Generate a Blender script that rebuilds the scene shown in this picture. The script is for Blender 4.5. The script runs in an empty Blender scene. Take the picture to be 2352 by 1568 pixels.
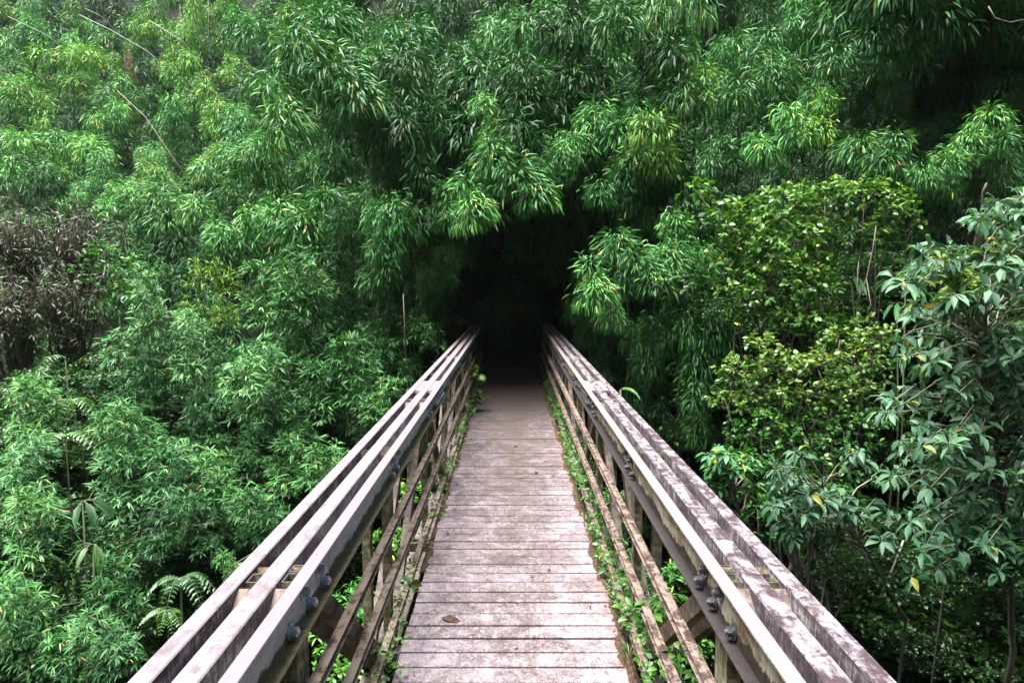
import bpy, math, random
import numpy as np
from mathutils import Vector, Matrix
R = math.radians
random.seed(7); rng = np.random.default_rng(7)
scene = bpy.context.scene
COL = scene.collection

# ------------------------------------------------------------------ camera
CAM_H = 1.96; PITCH = math.atan(143.5/1667.0)
cd = bpy.data.cameras.new('camera'); cam = bpy.data.objects.new('camera', cd); COL.objects.link(cam)
cd.sensor_width = 36; cd.lens = 24.0; cd.clip_start = 0.05; cd.clip_end = 600
cam.location = (0, 0, CAM_H); cam.rotation_euler = (math.pi/2 - PITCH, 0, 0)
scene.camera = cam
# ------------------------------------------------------------------ world, sun, exposure
SUN_EL, SUN_AZ = 77.0, 255.0      # azimuth clockwise from +Y: high, on the left
w = bpy.data.worlds.new('World'); scene.world = w; w.use_nodes = True
nt = w.node_tree; bg = nt.nodes['Background']
sky = nt.nodes.new('ShaderNodeTexSky'); sky.sky_type = 'NISHITA'; sky.sun_disc = False
sky.sun_elevation = R(SUN_EL); sky.sun_rotation = R(SUN_AZ); sky.dust_density = 3.0; sky.air_density = 1.0
nt.links.new(sky.outputs[0], bg.inputs[0]); bg.inputs[1].default_value = 0.05
sl = bpy.data.lights.new('sun', 'SUN'); sl.energy = 3.0; sl.angle = R(42); sl.color = (1.0, .98, .95)
so = bpy.data.objects.new('sun', sl); COL.objects.link(so)
az = R(SUN_AZ); el = R(SUN_EL)
sd = Vector((math.sin(az)*math.cos(el), math.cos(az)*math.cos(el), math.sin(el)))
so.rotation_euler = sd.to_track_quat('Z', 'Y').to_euler()
vs = scene.view_settings; vs.view_transform = 'Standard'; vs.look = 'None'; vs.gamma = 1; vs.exposure = 2.85
scene.render.engine = 'CYCLES'
cy = scene.cycles; cy.max_bounces = 5; cy.diffuse_bounces = 1; cy.glossy_bounces = 2; cy.transmission_bounces = 3
cy.transparent_max_bounces = 4; cy.caustics_reflective = False; cy.caustics_refractive = False

F = 1568.0
def P(px, py, d):
    """point on the view ray of photo position (px,py) in a 2352 wide frame, at ground distance d"""
    cx, cyy = (px-1176)/F, -(py-784)/F
    c, s = math.cos(PITCH), math.sin(PITCH)
    v = np.array([cx, c + cyy*s, -s + cyy*c])
    return np.array([0, 0, CAM_H]) + v*(d/v[1])

# ------------------------------------------------------------------ terrain height
def ss(a, b, x):
    t = np.clip((x-a)/(b-a), 0, 1); return t*t*(3-2*t)
def ground(x, y):
    x = np.asarray(x, float); y = np.asarray(y, float)
    bank = -7.0 + 6.9*ss(7.5, 15.0, y + .12*np.abs(x))          # far bank of the gully
    near = 6.6*ss(1.5, -3.5, y)                                     # near bank below the camera
    g = bank + near*(1-ss(7.5, 15, y))
    g = g + np.maximum(0, y-17)*.45*ss(1.2, 4.5, np.abs(x)+np.maximum(0, y-24)*.5) 
    g = g + np.maximum(0, y-55)*.5
    g = g + np.maximum(0, -y-5)*1.35                                # unseen slope behind the viewpoint, steepened to block low sky light
    g = g + np.maximum(0, x-9)*.55 + np.maximum(0, -x-34)*.35
    g = g + .25*np.sin(x*1.3+.4*y)*np.cos(y*.9)*ss(1.0, 3, np.abs(x))
    return g

# ------------------------------------------------------------------ object helpers
def tag(o, label=None, cat=None, group=None, kind=None):
    if label: o['label'] = label
    if cat: o['category'] = cat
    if group: o['group'] = group
    if kind: o['kind'] = kind
    return o
def empty(name, loc):
    o = bpy.data.objects.new(name, None); COL.objects.link(o); o.location = loc; o.empty_display_size = .2
    return o
def mobj(name, me, parent=None, loc=None):
    o = bpy.data.objects.new(name, me); COL.objects.link(o)
    if parent: o.parent = parent
    if loc is not None: o.location = loc
    return o

class MB:
    """gathers quads and polygons"""
    def __init__(s): s.v = []; s.f = []
    def add(s, vs_, fs):
        n = len(s.v); s.v += [tuple(map(float, q)) for q in vs_]; s.f += [tuple(n+i for i in f) for f in fs]
    def box(s, x0, x1, y0, y1, z0, z1):
        if x0 > x1: x0, x1 = x1, x0
        if y0 > y1: y0, y1 = y1, y0
        if z0 > z1: z0, z1 = z1, z0
        s.add([(x0,y0,z0),(x1,y0,z0),(x1,y1,z0),(x0,y1,z0),(x0,y0,z1),(x1,y0,z1),(x1,y1,z1),(x0,y1,z1)],
              [(0,3,2,1),(4,5,6,7),(0,1,5,4),(1,2,6,5),(2,3,7,6),(3,0,4,7)])
    def prism(s, prof, y0, y1):
        n = len(prof)
        a = sum(prof[i][0]*prof[(i+1)%n][1]-prof[(i+1)%n][0]*prof[i][1] for i in range(n))
        if a < 0: prof = prof[::-1]
        s.add([(x, y0, z) for x, z in prof]+[(x, y1, z) for x, z in prof],
              [tuple((i+1)%n if k == 1 else (i if k == 0 else (n+(i+1)%n if k == 2 else n+i)) for k in range(4)) for i in range(n)]
              + [tuple(range(n))[::-1], tuple(range(n, 2*n))])
    def tube(s, pts, rad, k=6):
        pts = [Vector(p) for p in pts]; n0 = len(s.v); m = len(pts)
        for i, p in enumerate(pts):
            t = (pts[min(i+1, m-1)]-pts[max(i-1, 0)]).normalized()
            a = t.cross(Vector((.31, .95, .1))).normalized(); b = t.cross(a)
            r = rad[i] if hasattr(rad, '__len__') else rad
            for j in range(k):
                an = 2*math.pi*j/k; q = p + a*math.cos(an)*r + b*math.sin(an)*r
                s.v.append(tuple(q))
        for i in range(m-1):
            for j in range(k):
                s.f.append((n0+i*k+j, n0+i*k+(j+1)%k, n0+(i+1)*k+(j+1)%k, n0+(i+1)*k+j))
        s.f.append(tuple(n0+j for j in range(k))[::-1]); s.f.append(tuple(n0+(m-1)*k+j for j in range(k)))
    def mesh(s, name, mat, smooth=False):
        me = bpy.data.meshes.new(name); me.from_pydata(s.v, [], s.f); me.materials.append(mat)
        if smooth: me.polygons.foreach_set('use_smooth', [True]*len(me.polygons))
        me.update(); return me
    def build(s, name, mat, parent=None, smooth=False, bevel=0):
        o = mobj(name, s.mesh(name, mat, smooth), parent)
        if bevel:
            m = o.modifiers.new('bevel', 'BEVEL'); m.width = bevel; m.segments = 1; m.limit_method = 'ANGLE'
        return o

# ------------------------------------------------------------------ materials
class NT:
    def __init__(s, name):
        s.m = bpy.data.materials.new(name); s.m.use_nodes = True; s.t = s.m.node_tree
        s.b = s.t.nodes['Principled BSDF']; s.out = s.t.nodes['Material Output']
    def n(s, typ, **kw):
        n = s.t.nodes.new(typ)
        for k, v in kw.items(): setattr(n, k, v)
        return n
    def l(s, a, b): s.t.links.new(a, b)
    def ramp(s, src, stops, interp='LINEAR'):
        r = s.n('ShaderNodeValToRGB'); r.color_ramp.interpolation = interp; e = r.color_ramp.elements
        while len(e) < len(stops): e.new(.5)
        for q, (p, c) in zip(e, stops): q.position = p; q.color = (*c, 1) if len(c) == 3 else c
        s.l(src, r.inputs[0]); return r.outputs[0]
    def noise(s, vec, scale, detail=4, rough=.6, dist=0):
        q = s.n('ShaderNodeTexNoise'); q.inputs['Scale'].default_value = scale; q.inputs['Detail'].default_value = detail
        q.inputs['Roughness'].default_value = rough; q.inputs['Distortion'].default_value = dist
        s.l(vec, q.inputs['Vector']); return q.outputs[0]
    def mapv(s, vec, sc, loc=(0,0,0)):
        q = s.n('ShaderNodeMapping'); q.inputs['Scale'].default_value = sc; q.inputs['Location'].default_value = loc
        s.l(vec, q.inputs[0]); return q.outputs[0]
    def mix(s, fac, a, b, mode='MIX'):
        q = s.n('ShaderNodeMix', data_type='RGBA', blend_type=mode)
        for sock, v in ((q.inputs[0], fac), (q.inputs[6], a), (q.inputs[7], b)):
            if hasattr(v, 'links') or isinstance(v, bpy.types.NodeSocket): s.l(v, sock)
            elif isinstance(v, (int, float)): sock.default_value = v
            else: sock.default_value = (*v, 1)
        return q.outputs[2]
    def math(s, op, a, b=0, clamp=False):
        q = s.n('ShaderNodeMath', operation=op, use_clamp=clamp)
        for sock, v in ((q.inputs[0], a), (q.inputs[1], b)):
            if isinstance(v, bpy.types.NodeSocket): s.l(v, sock)
            else: sock.default_value = v
        return q.outputs[0]
    def bump(s, h, strength=.3, dist=.004):
        q = s.n('ShaderNodeBump'); q.inputs['Strength'].default_value = strength; q.inputs['Distance'].default_value = dist
        s.l(h, q.inputs['Height']); s.l(q.outputs[0], s.b.inputs['Normal'])

def leaf_mat(name, stops, rough=.38, trans=.08, spec=.5, vary=.25):
    n = NT(name)
    a = n.n('ShaderNodeAttribute', attribute_name='lv')
    oi = n.n('ShaderNodeObjectInfo')
    c = n.ramp(a.outputs['Fac'], stops)
    c = n.mix(1.0, c, oi.outputs['Color'], 'MULTIPLY')
    c = n.mix(1.0, c, (.53, .61, .49), 'MULTIPLY')
    hs = n.n('ShaderNodeHueSaturation')
    n.l(c, hs.inputs['Color'])
    n.l(n.math('ADD', n.math('MULTIPLY', oi.outputs['Random'], vary*2), 1-vary), hs.inputs['Value'])
    n.l(hs.outputs[0], n.b.inputs['Base Color'])
    n.b.inputs['Roughness'].default_value = rough
    n.b.inputs['Specular IOR Level'].default_value = spec
    if trans:
        tr = n.n('ShaderNodeBsdfTranslucent'); mx = n.n('ShaderNodeMixShader'); mx.inputs[0].default_value = trans
        tc = n.mix(1.0, hs.outputs[0], (1.5, 1.5, .6), 'MULTIPLY')
        n.l(tc, tr.inputs[0]); n.l(n.b.outputs[0], mx.inputs[1]); n.l(tr.outputs[0], mx.inputs[2]); n.l(mx.outputs[0], n.out.inputs[0])
    return n.m
TAN = (.50, .34, .17)
M = {}
M['bamboo'] = leaf_mat('bamboo_leaf', [(0, (.014,.080,.022)), (.4, (.048,.200,.055)), (.75, (.150,.400,.115)), (.90, (.22,.47,.13)), (.93, (.22,.36,.07)), (.965, (.36,.36,.10)), (1, TAN)], rough=.5, spec=.22, vary=.24)
M['fine'] = leaf_mat('fine_bamboo_leaf', [(0, (.018,.095,.028)), (.45, (.062,.225,.066)), (.85, (.18,.42,.13)), (.95, (.25,.38,.10)), (1, TAN)], rough=.5, spec=.22, vary=.22)
M['round'] = leaf_mat('oval_leaf', [(0, (.02,.075,.018)), (.5, (.075,.21,.035)), (.85, (.20,.38,.07)), (.95, (.36,.46,.12)), (.99, (.5,.42,.08)), (1, (.5,.28,.05))], rough=.33, trans=.2, spec=.25)
M['broad'] = leaf_mat('broad_leaf', [(0, (.035,.12,.065)), (.6, (.12,.28,.155)), (.88, (.20,.38,.19)), (.96, (.30,.42,.07)), (1, (.45,.33,.04))], rough=.5, spec=.3, trans=.2)
M['dry'] = leaf_mat('dry_leaf', [(0, (.04,.022,.02)), (.3, (.075,.048,.045)), (.5, (.13,.11,.10)), (.6, (.07,.15,.05)), (1, (.14,.25,.08))], rough=.5, trans=.1)
M['weed'] = leaf_mat('weed_leaf', [(0, (.03,.10,.015)), (.6, (.085,.235,.03)), (.93, (.17,.32,.05)), (1, (.35,.22,.08))], rough=.45, trans=.25)
M['red'] = leaf_mat('dead_leaf', [(0, (.28,.14,.09)), (1, (.55,.33,.22))], rough=.7, trans=.1)
M['stuff'] = M['bamboo']

def bark_mat(name, c0, c1, sc=9):
    n = NT(name); tc = n.n('ShaderNodeTexCoord')
    f = n.noise(n.mapv(tc.outputs['Object'], (1, 1, .35)), sc, 6, .7)
    n.l(n.ramp(f, [(.3, c0), (.7, c1)]), n.b.inputs['Base Color']); n.b.inputs['Roughness'].default_value = .8
    n.bump(f, .5, .006); return n.m
M['culm'] = bark_mat('bamboo_culm', (.03, .045, .018), (.09, .11, .04), 3)
M['bare'] = bark_mat('bleached_culm', (.28, .28, .26), (.45, .45, .43), 3)
M['bark'] = bark_mat('bark', (.035, .026, .020), (.14, .11, .09))
M['twig'] = bark_mat('pale_twig', (.12, .10, .075), (.30, .26, .21), 14)
M['purple_stem'] = bark_mat('purple_stem', (.028, .016, .013), (.085, .052, .040), 14)

def weathered(name, base, stain, streak, moss=None, amount=.5, topnoise=13.0):
    """bleached glass-fibre section: pale top faces, streaked sides, moss on ledges that collect water"""
    n = NT(name); tc = n.n('ShaderNodeTexCoord'); obj = tc.outputs['Object']
    geo = n.n('ShaderNodeNewGeometry'); sp = n.n('ShaderNodeSeparateXYZ'); n.l(geo.outputs['True Normal'], sp.inputs[0])
    up = n.math('GREATER_THAN', sp.outputs[2], .6)
    # top: blotches
    f1 = n.noise(obj, topnoise, 8, .72, .6)
    f2 = n.noise(n.mapv(obj, (5, .8, 5)), 7, 5, .7, .3)
    f3 = n.noise(obj, 120, 3, .8)
    t = n.math('ADD', n.math('MULTIPLY', f1, .62), n.math('MULTIPLY', f2, .38))
    top = n.ramp(t, [(amount-.07, stain), (amount-.015, tuple(.5*a+.5*b for a, b in zip(stain, base))), (amount+.025, base), (1, tuple(min(.85, v*1.08) for v in base))])
    top = n.mix(n.math('MULTIPLY', n.math('GREATER_THAN', f3, .60), .35), top, tuple(v*.55 for v in base))
    # sides: vertical streaks
    s1 = n.noise(n.mapv(obj, (5, 13, 3.2)), 4.2, 8, .8, .9)
    s2 = n.noise(n.mapv(obj, (3, 1.6, 5)), 3.0, 5, .7)
    side = n.ramp(n.math('ADD', n.math('MULTIPLY', s1, .58), n.math('MULTIPLY', s2, .42)),
                  [(.43, streak[0]), (.50, streak[1]), (.545, streak[2]), (.61, streak[3])])
    c = n.mix(up, side, top)
    if moss:
        sz = n.n('ShaderNodeSeparateXYZ'); n.l(obj, sz.inputs[0])
        h = n.math('ADD', sz.outputs[2], n.math('MULTIPLY', n.math('SUBTRACT', n.noise(n.mapv(obj, (1, 1, .4)), 5, 6, .7), .5), .16))
        mm = n.math('LESS_THAN', h, moss[0]); c = n.mix(n.math('MULTIPLY', mm, .9), c, n.ramp(n.noise(obj, 38, 5, .8), [(.35, moss[1]), (.62, moss[2])]))
    c = n.mix(1.0, c, (.56, .56, .56), 'MULTIPLY')
    n.l(c, n.b.inputs['Base Color']); n.b.inputs['Roughness'].default_value = .8; n.b.inputs['Specular IOR Level'].default_value = .25
    n.bump(n.noise(obj, 90, 4, .8), .35, .002)
    return n.m
PINK = (.285, .238, .262); PURP = (.060, .036, .044)
SIDE = [(.07,.048,.056), (.15,.115,.125), (.29,.25,.25), (.70,.64,.58)]
M['beam_l'] = weathered('weathered_beam', PINK, (.17,.135,.145), SIDE, None, .475)
M['beam_r'] = weathered('stained_beam', (.34,.295,.32), PURP, [v for v in SIDE], None, .525)
WEB = [(.55,.55,.52), (.74,.76,.74), (.84,.86,.86), (.92,.94,.95)]
M['chan_l'] = weathered('pale_channel', (.235,.202,.216), (.13,.11,.112), WEB, (.868, (.09,.08,.025), (.25,.22,.11)), .38)
WEBR = [(.22,.12,.06), (.42,.34,.20), (.60,.56,.40), (.70,.68,.55)]
M['chan_r'] = weathered('rusty_channel', (.25,.215,.225), (.14,.118,.116), WEBR, (.872, (.008,.007,.007), (.04,.03,.028)), .38)
BAR = [(.08,.055,.04), (.20,.145,.10), (.40,.32,.24), (.62,.55,.45)]
M['bar_l'] = weathered('guard_bar', (.40,.31,.235), (.10,.065,.045), BAR, None, .49, 16)
M['bar_r'] = weathered('dark_guard_bar', (.34,.25,.20), (.055,.035,.028), [(.03,.022,.02), (.07,.05,.045), (.14,.10,.08), (.30,.25,.21)], None, .51, 16)
M['post'] = weathered('mossy_post', (.12,.11,.11), (.05,.045,.045), [(.09,.085,.045), (.22,.20,.11), (.38,.35,.24), (.60,.56,.45)], None, .5)
M['post_top'] = weathered('post_grey', (.24,.22,.21), (.12,.10,.10), SIDE, None, .5)
M['brace'] = weathered('brace', (.25,.20,.17), (.10,.07,.075), [(.06,.045,.035), (.14,.10,.065), (.25,.19,.12), (.38,.32,.24)], None, .5)

def deck_mat():
    n = NT('deck_plank'); tc = n.n('ShaderNodeTexCoord'); obj = tc.outputs['Object']
    a = n.n('ShaderNodeAttribute', attribute_name='pv')
    base = n.ramp(a.outputs['Fac'], [(0, (.34,.275,.302)), (.5, (.375,.31,.34)), (1, (.41,.345,.375))])
    sx = n.n('ShaderNodeSeparateXYZ'); n.l(obj, sx.inputs[0])
    ax = n.math('ABSOLUTE', sx.outputs[0]); 
    # trodden litter and mud, thicker in the middle; far along, mixed with painted shade
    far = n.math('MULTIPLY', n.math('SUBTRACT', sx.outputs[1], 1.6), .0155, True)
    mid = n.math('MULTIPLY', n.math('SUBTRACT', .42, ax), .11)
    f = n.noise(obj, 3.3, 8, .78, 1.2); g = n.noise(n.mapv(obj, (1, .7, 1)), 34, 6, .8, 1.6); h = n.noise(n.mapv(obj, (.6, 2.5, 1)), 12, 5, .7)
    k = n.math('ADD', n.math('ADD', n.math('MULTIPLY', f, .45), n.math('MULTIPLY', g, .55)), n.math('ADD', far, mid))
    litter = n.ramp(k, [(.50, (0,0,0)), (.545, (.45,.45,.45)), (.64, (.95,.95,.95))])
    mud_shade = n.ramp(h, [(.3, (.032,.021,.016)), (.7, (.095,.069,.058))])
    c = n.mix(litter, base, mud_shade)
    # reddish soil at the right-hand ends
    e = n.math('MULTIPLY', n.math('ADD', n.math('SUBTRACT', sx.outputs[0], .545), n.math('MULTIPLY', n.math('SUBTRACT', f, .5), .5)), 14, True)
    c = n.mix(n.math('MULTIPLY', e, .75), c, (.27, .15, .12))
    e2 = n.math('MULTIPLY', n.math('ADD', n.math('SUBTRACT', -0.57, sx.outputs[0]), n.math('MULTIPLY', n.math('SUBTRACT', f, .5), .3)), 18, True)
    c = n.mix(n.math('MULTIPLY', e2, .5), c, (.20, .15, .11))
    # crisp leaf fragments
    q1 = n.noise(n.mapv(obj, (1, 1.5, 1)), 30, 2, .5, 1.5); patch_ = n.ramp(n.noise(obj, 2.6, 4, .7), [(.44, (0,0,0)), (.56, (1,1,1))])
    ln = n.math('LESS_THAN', n.math('ABSOLUTE', n.math('SUBTRACT', q1, .5)), .032)
    c = n.mix(n.math('MULTIPLY', n.math('MULTIPLY', ln, patch_), .75), c, (.075,.05,.04))
    q2 = n.noise(obj, 75, 2, .6); c = n.mix(n.math('MULTIPLY', n.math('GREATER_THAN', q2, .69), .6), c, (.07,.05,.04))
    c = n.mix(1.0, c, (.60, .60, .60), 'MULTIPLY')
    n.l(c, n.b.inputs['Base Color']); n.b.inputs['Roughness'].default_value = .7; n.b.inputs['Specular IOR Level'].default_value = .3
    n.bump(n.math('ADD', g, n.math('MULTIPLY', litter, .5)), .5, .006)
    return n.m
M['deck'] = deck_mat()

def simple(name, stops, scale, rough=.85, bump=.5, metal=0, bd=.03):
    n = NT(name); tc = n.n('ShaderNodeTexCoord'); f = n.noise(tc.outputs['Object'], scale, 8, .7, .4)
    n.l(n.ramp(f, stops), n.b.inputs['Base Color']); n.b.inputs['Roughness'].default_value = rough; n.b.inputs['Metallic'].default_value = metal; n.b.inputs['Specular IOR Level'].default_value = .5 if metal else .05
    n.bump(f, bump, bd); return n.m
M['soil'] = simple('forest_floor', [(.3, (.003,.005,.003)), (.55, (.007,.010,.005)), (.75, (.014,.013,.008))], 1.6, bd=.2)
M['path'] = simple('trodden_earth', [(.3, (.05,.03,.022)), (.7, (.13,.085,.065))], 6)
M['steel'] = simple('galvanised_bolt', [(.3, (.25,.28,.34)), (.7, (.46,.50,.58))], 40, .38, .2, .35, .001)
M['steel_d'] = simple('dark_bolt', [(.3, (.05,.052,.06)), (.7, (.17,.175,.19))], 40, .4, .2, .7, .001)
M['litter'] = simple('rotting_litter', [(.3, (.018,.011,.008)), (.52, (.06,.038,.027)), (.8, (.14,.09,.07))], 45, bd=.02)

# ------------------------------------------------------------------ leaves
def nrm(v): return v/np.maximum(np.linalg.norm(v, axis=1, keepdims=True), 1e-9)
class Leaves:
    def __init__(s): s.V = []; s.F3 = []; s.F4 = []; s.a = []; s.n = 0
    def add(s, base, d, L, W, droop=.6, lv=None, roll=.7, folded=False, shape=(.32, 1., .68, .72), upn=None):
        n = len(base); d = nrm(d); L = np.broadcast_to(L, n)[:, None]; W = np.broadcast_to(W, n)[:, None]
        droop = np.broadcast_to(droop, n)[:, None]
        t1, w1, t2, w2 = shape
        dn = np.array([0, 0, -1.0])
        d1 = nrm(d + dn*droop*.25); d2 = nrm(d + dn*droop*.7); d3 = nrm(d + dn*droop*1.2)
        p0 = base; p1 = p0 + d1*L*t1; p2 = p1 + d2*L*(t2-t1); p3 = p2 + d3*L*(1-t2)
        up = np.array([0, 0, 1.0]) + rng.normal(0, roll, (n, 3))
        if upn is not None: up = upn + rng.normal(0, roll, (n, 3))
        sd_ = nrm(np.cross(d2, up)); 
        h1 = sd_*W*.5*w1; h2 = sd_*W*.5*w2
        lv = rng.random(n) if lv is None else np.broadcast_to(lv, n)
        if folded:
            nn = nrm(np.cross(sd_, d2)); q = nn*W*.14
            V = np.stack([p0, p1-h1+q, p1, p1+h1+q, p2-h2+q, p2, p2+h2+q, p3], 1); k = 8
            f3 = np.array([(0,1,2), (0,2,3), (4,7,5), (5,7,6)]); f4 = np.array([(1,4,5,2), (2,5,6,3)])
        else:
            V = np.stack([p0, p1-h1, p1+h1, p2-h2, p2+h2, p3], 1); k = 6
            f3 = np.array([(0,1,2), (3,5,4)]); f4 = np.array([(1,3,4,2)])
        o = (s.n + np.arange(n)*k)[:, None, None]
        s.F3.append((o+f3[None]).reshape(-1, 3)); s.F4.append((o+f4[None]).reshape(-1, 4))
        s.V.append(V.reshape(-1, 3)); s.a.append(np.repeat(lv, k)); s.n += n*k
    def mesh(s, name, mat):
        V = np.concatenate(s.V); F3 = np.concatenate(s.F3); F4 = np.concatenate(s.F4); A = np.concatenate(s.a)
        me = bpy.data.meshes.new(name); me.vertices.add(len(V)); me.vertices.foreach_set('co', V.ravel().astype(np.float32))
        li = np.concatenate([F3.ravel(), F4.ravel()]); me.loops.add(len(li)); me.loops.foreach_set('vertex_index', li.astype(np.int32))
        st = np.concatenate([np.arange(len(F3))*3, len(F3)*3+np.arange(len(F4))*4])
        me.polygons.add(len(st)); me.polygons.foreach_set('loop_start', st.astype(np.int32))
        me.polygons.foreach_set('use_smooth', np.ones(len(st), bool))
        at = me.attributes.new('lv', 'FLOAT', 'POINT'); at.data.foreach_set('value', A.astype(np.float32))
        me.materials.append(mat); me.update(calc_edges=True); return me

def sphere_dirs(n, zmin=-.4):
    z = rng.uniform(zmin, 1, n); p = rng.uniform(0, 2*np.pi, n); r = np.sqrt(1-z*z)
    return np.stack([r*np.cos(p), r*np.sin(p), z], 1)
def lvals(n, c, spread=.22, dead=.02):
    v = np.clip(rng.normal(c, spread, n), 0, .90)
    q = rng.random(n); v = np.where(q < dead*2.5, rng.uniform(.9, .96, n), v); v = np.where(q < dead, rng.uniform(.96, 1, n), v); return v

def mophead(Lv, c, r, n, L, tone):
    """one drooping head: leaves fan out from its top and hang like thatch down its sides"""
    z = 1-1.45*rng.random(n)**1.15; z = np.maximum(z, -.5); p = rng.uniform(0, 2*np.pi, n); h = np.sqrt(np.maximum(0, 1-z*z))
    u = np.stack([h*np.cos(p), h*np.sin(p), z], 1)
    lump = 1 + .16*np.sin(3*p+c[0]*9)*h + .12*np.sin(5*p+c[1]*7)
    q = rng.uniform(.55, 1.0, n); q = np.where(rng.random(n) < .12, rng.uniform(1., 1.2, n), q)
    base = np.array(c) + u*(r*q*lump)[:, None]*np.array([.92, .92, 1.05])
    hr = nrm(np.stack([np.cos(p), np.sin(p), 0*p], 1) + rng.normal(0, .38, (n, 3))*np.array([1, 1, .3]))
    th = np.radians(np.clip(50 - 68*z + rng.normal(0, 24, n), -35, 85))[:, None]
    d = hr*np.cos(th) - np.array([0, 0, 1.])*np.sin(th)
    ll = L*rng.uniform(.6, 1.25, n)
    Lv.add(base, d, ll, ll*rng.uniform(.095, .14, n), droop=rng.uniform(.15, .8, n), lv=lvals(n, tone, .2, .022), roll=.42)
def star_head(Lv, c, r, nst, L, tone, droop=.35):
    """fingered sprays of leaves standing out from the twigs"""
    u = sphere_dirs(nst, -.5); u[:, 2] = np.where(u[:, 2] < 0, u[:, 2]*.8, u[:, 2])
    for i in range(nst):
        lump = 1+.2*math.sin(4*math.atan2(u[i][1], u[i][0])+c[0]*8)
        cc = np.array(c) + u[i]*r*lump*random.uniform(.6, 1.1)*np.array([.95, .95, 1.05]); k = random.randint(6, 9)
        ax = u[i]*.7 + np.array([0, 0, .55]) + rng.normal(0, .2, 3); ax /= np.linalg.norm(ax)
        v = nrm(rng.normal(0, 1, (k, 3))); v = nrm(v - (v@ax)[:, None]*ax)
        d = nrm(v + ax*rng.uniform(.05, .7, (k, 1)) + u[i]*.35)
        ll = L*rng.uniform(.5, 1.15, k)
        Lv.add(np.repeat(cc[None], k, 0)+v*.01, d, ll, ll*rng.uniform(.11, .15, k), droop=rng.uniform(.3, 1.0, k)*droop*2, lv=lvals(k, tone+rng.normal(0, .08), .14, .015), roll=.3)
def heads(elong, nh):
    """centres and radii of a few heads staggered along an arching tip"""
    out = []
    for i in range(nh):
        for _ in range(60):
            t = rng.uniform(-1, 1); e = 1+elong
            c = np.array([t*e*.60, rng.uniform(-.4, .35), rng.uniform(-.75, .62) - .30*abs(t*e*.62)**1.6]); r = rng.uniform(.34, .58)*(1.22 if nh < 4 else 1)
            if all(np.linalg.norm((c-c2)*np.array([1, .8, 1.25])) > .62*(r+r2) for c2, r2 in out): break
        out.append((c, r))
    return out
def plume_mop(size, elong, nh, L=.24, seed=0):
    Lv = Leaves()
    for c, r in heads(elong, nh): mophead(Lv, c*size, r*size, int(330*(r/.42)**1.9*rng.uniform(.85, 1.15)*(.27/L)**1.2), L, rng.uniform(.30, .60))
    return Lv
def plume_star(size, elong, nh, L=.2):
    Lv = Leaves()
    for c, r in heads(elong, nh): star_head(Lv, c*size, r*size, int(52*(r/.42)**1.9*(.25/L)**1.2), L, rng.uniform(.35, .60))
    return Lv

MOP = [plume_mop(1.0, e, nh, L).mesh('foliage', M['bamboo']) for e, nh, L in
       [(0, 2, .25), (.1, 3, .23), (.35, 4, .24), (.6, 5, .24), (.8, 7, .23), (.2, 3, .27), (.5, 5, .22), (-.2, 2, .25), (-.3, 3, .23), (.15, 3, .28)]]
STAR = [plume_star(1.0, e, nh, L).mesh('foliage', M['fine']) for e, nh, L in
        [(0, 4, .27), (.2, 4, .26), (.5, 6, .27), (-.2, 3, .29), (.3, 5, .25), (0, 3, .30)]]
FARM = [plume_mop(1.0, e, nh, .20).mesh('foliage', M['bamboo']) for e, nh in [(0, 4), (.3, 5), (.6, 6), (-.25, 4)]]

# ------------------------------------------------------------------ ground
def build_ground():
    xs = np.concatenate([np.linspace(-130, -30, 26)[:-1], np.linspace(-30, 30, 121), np.linspace(30, 130, 26)[1:]])
    ys = np.concatenate([np.linspace(-60, -10, 14)[:-1], np.linspace(-10, 40, 101), np.linspace(40, 150, 36)[1:]])
    X, Y = np.meshgrid(xs, ys); Z = ground(X, Y)
    nx, ny = len(xs), len(ys)
    v = np.stack([X, Y, Z], -1).reshape(-1, 3); m = MB(); m.v = [tuple(q) for q in v]
    m.f = [(j*nx+i, j*nx+i+1, (j+1)*nx+i+1, (j+1)*nx+i) for j in range(ny-1) for i in range(nx-1)]
    o = m.build('ground', M['soil'], smooth=True); tag(o, 'dark steep forest floor falling into the gully', 'ground', kind='structure')
build_ground()
m = MB(); n_ = 40
for i in range(n_+1):
    y = 15.0 + i*.35; hw = .75 + .12*math.sin(i*1.7)
    for x in (-hw, 0, hw):
        m.v.append((x, y, max(float(ground(0, y)), -.13) + .03 + (.03 if x == 0 else 0)))
for i in range(n_):
    for j in range(2): a = i*3+j; m.f.append((a, a+1, a+4, a+3))
tag(m.build('path', M['path'], smooth=True), 'dark earth path entering the bamboo tunnel', 'path', kind='structure')

# ------------------------------------------------------------------ the footbridge
Y0, Y1 = -2.9, 15.8; NODE0, PAN = 2.18, 1.70
bridge = empty('footbridge', (0, 15.8, 0)); tag(bridge, 'narrow pink grey footbridge of weathered fibreglass beams leading into the bamboo', 'footbridge')
BI = Matrix.Translation((0, -15.8, 0))
def bpart(mb, name, mat, parent=None, bevel=0, smooth=False):
    o = mb.build(name, mat, None, smooth, bevel); o.parent = parent or bridge
    if parent is None: o.matrix_parent_inverse = BI
    return o
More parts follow.
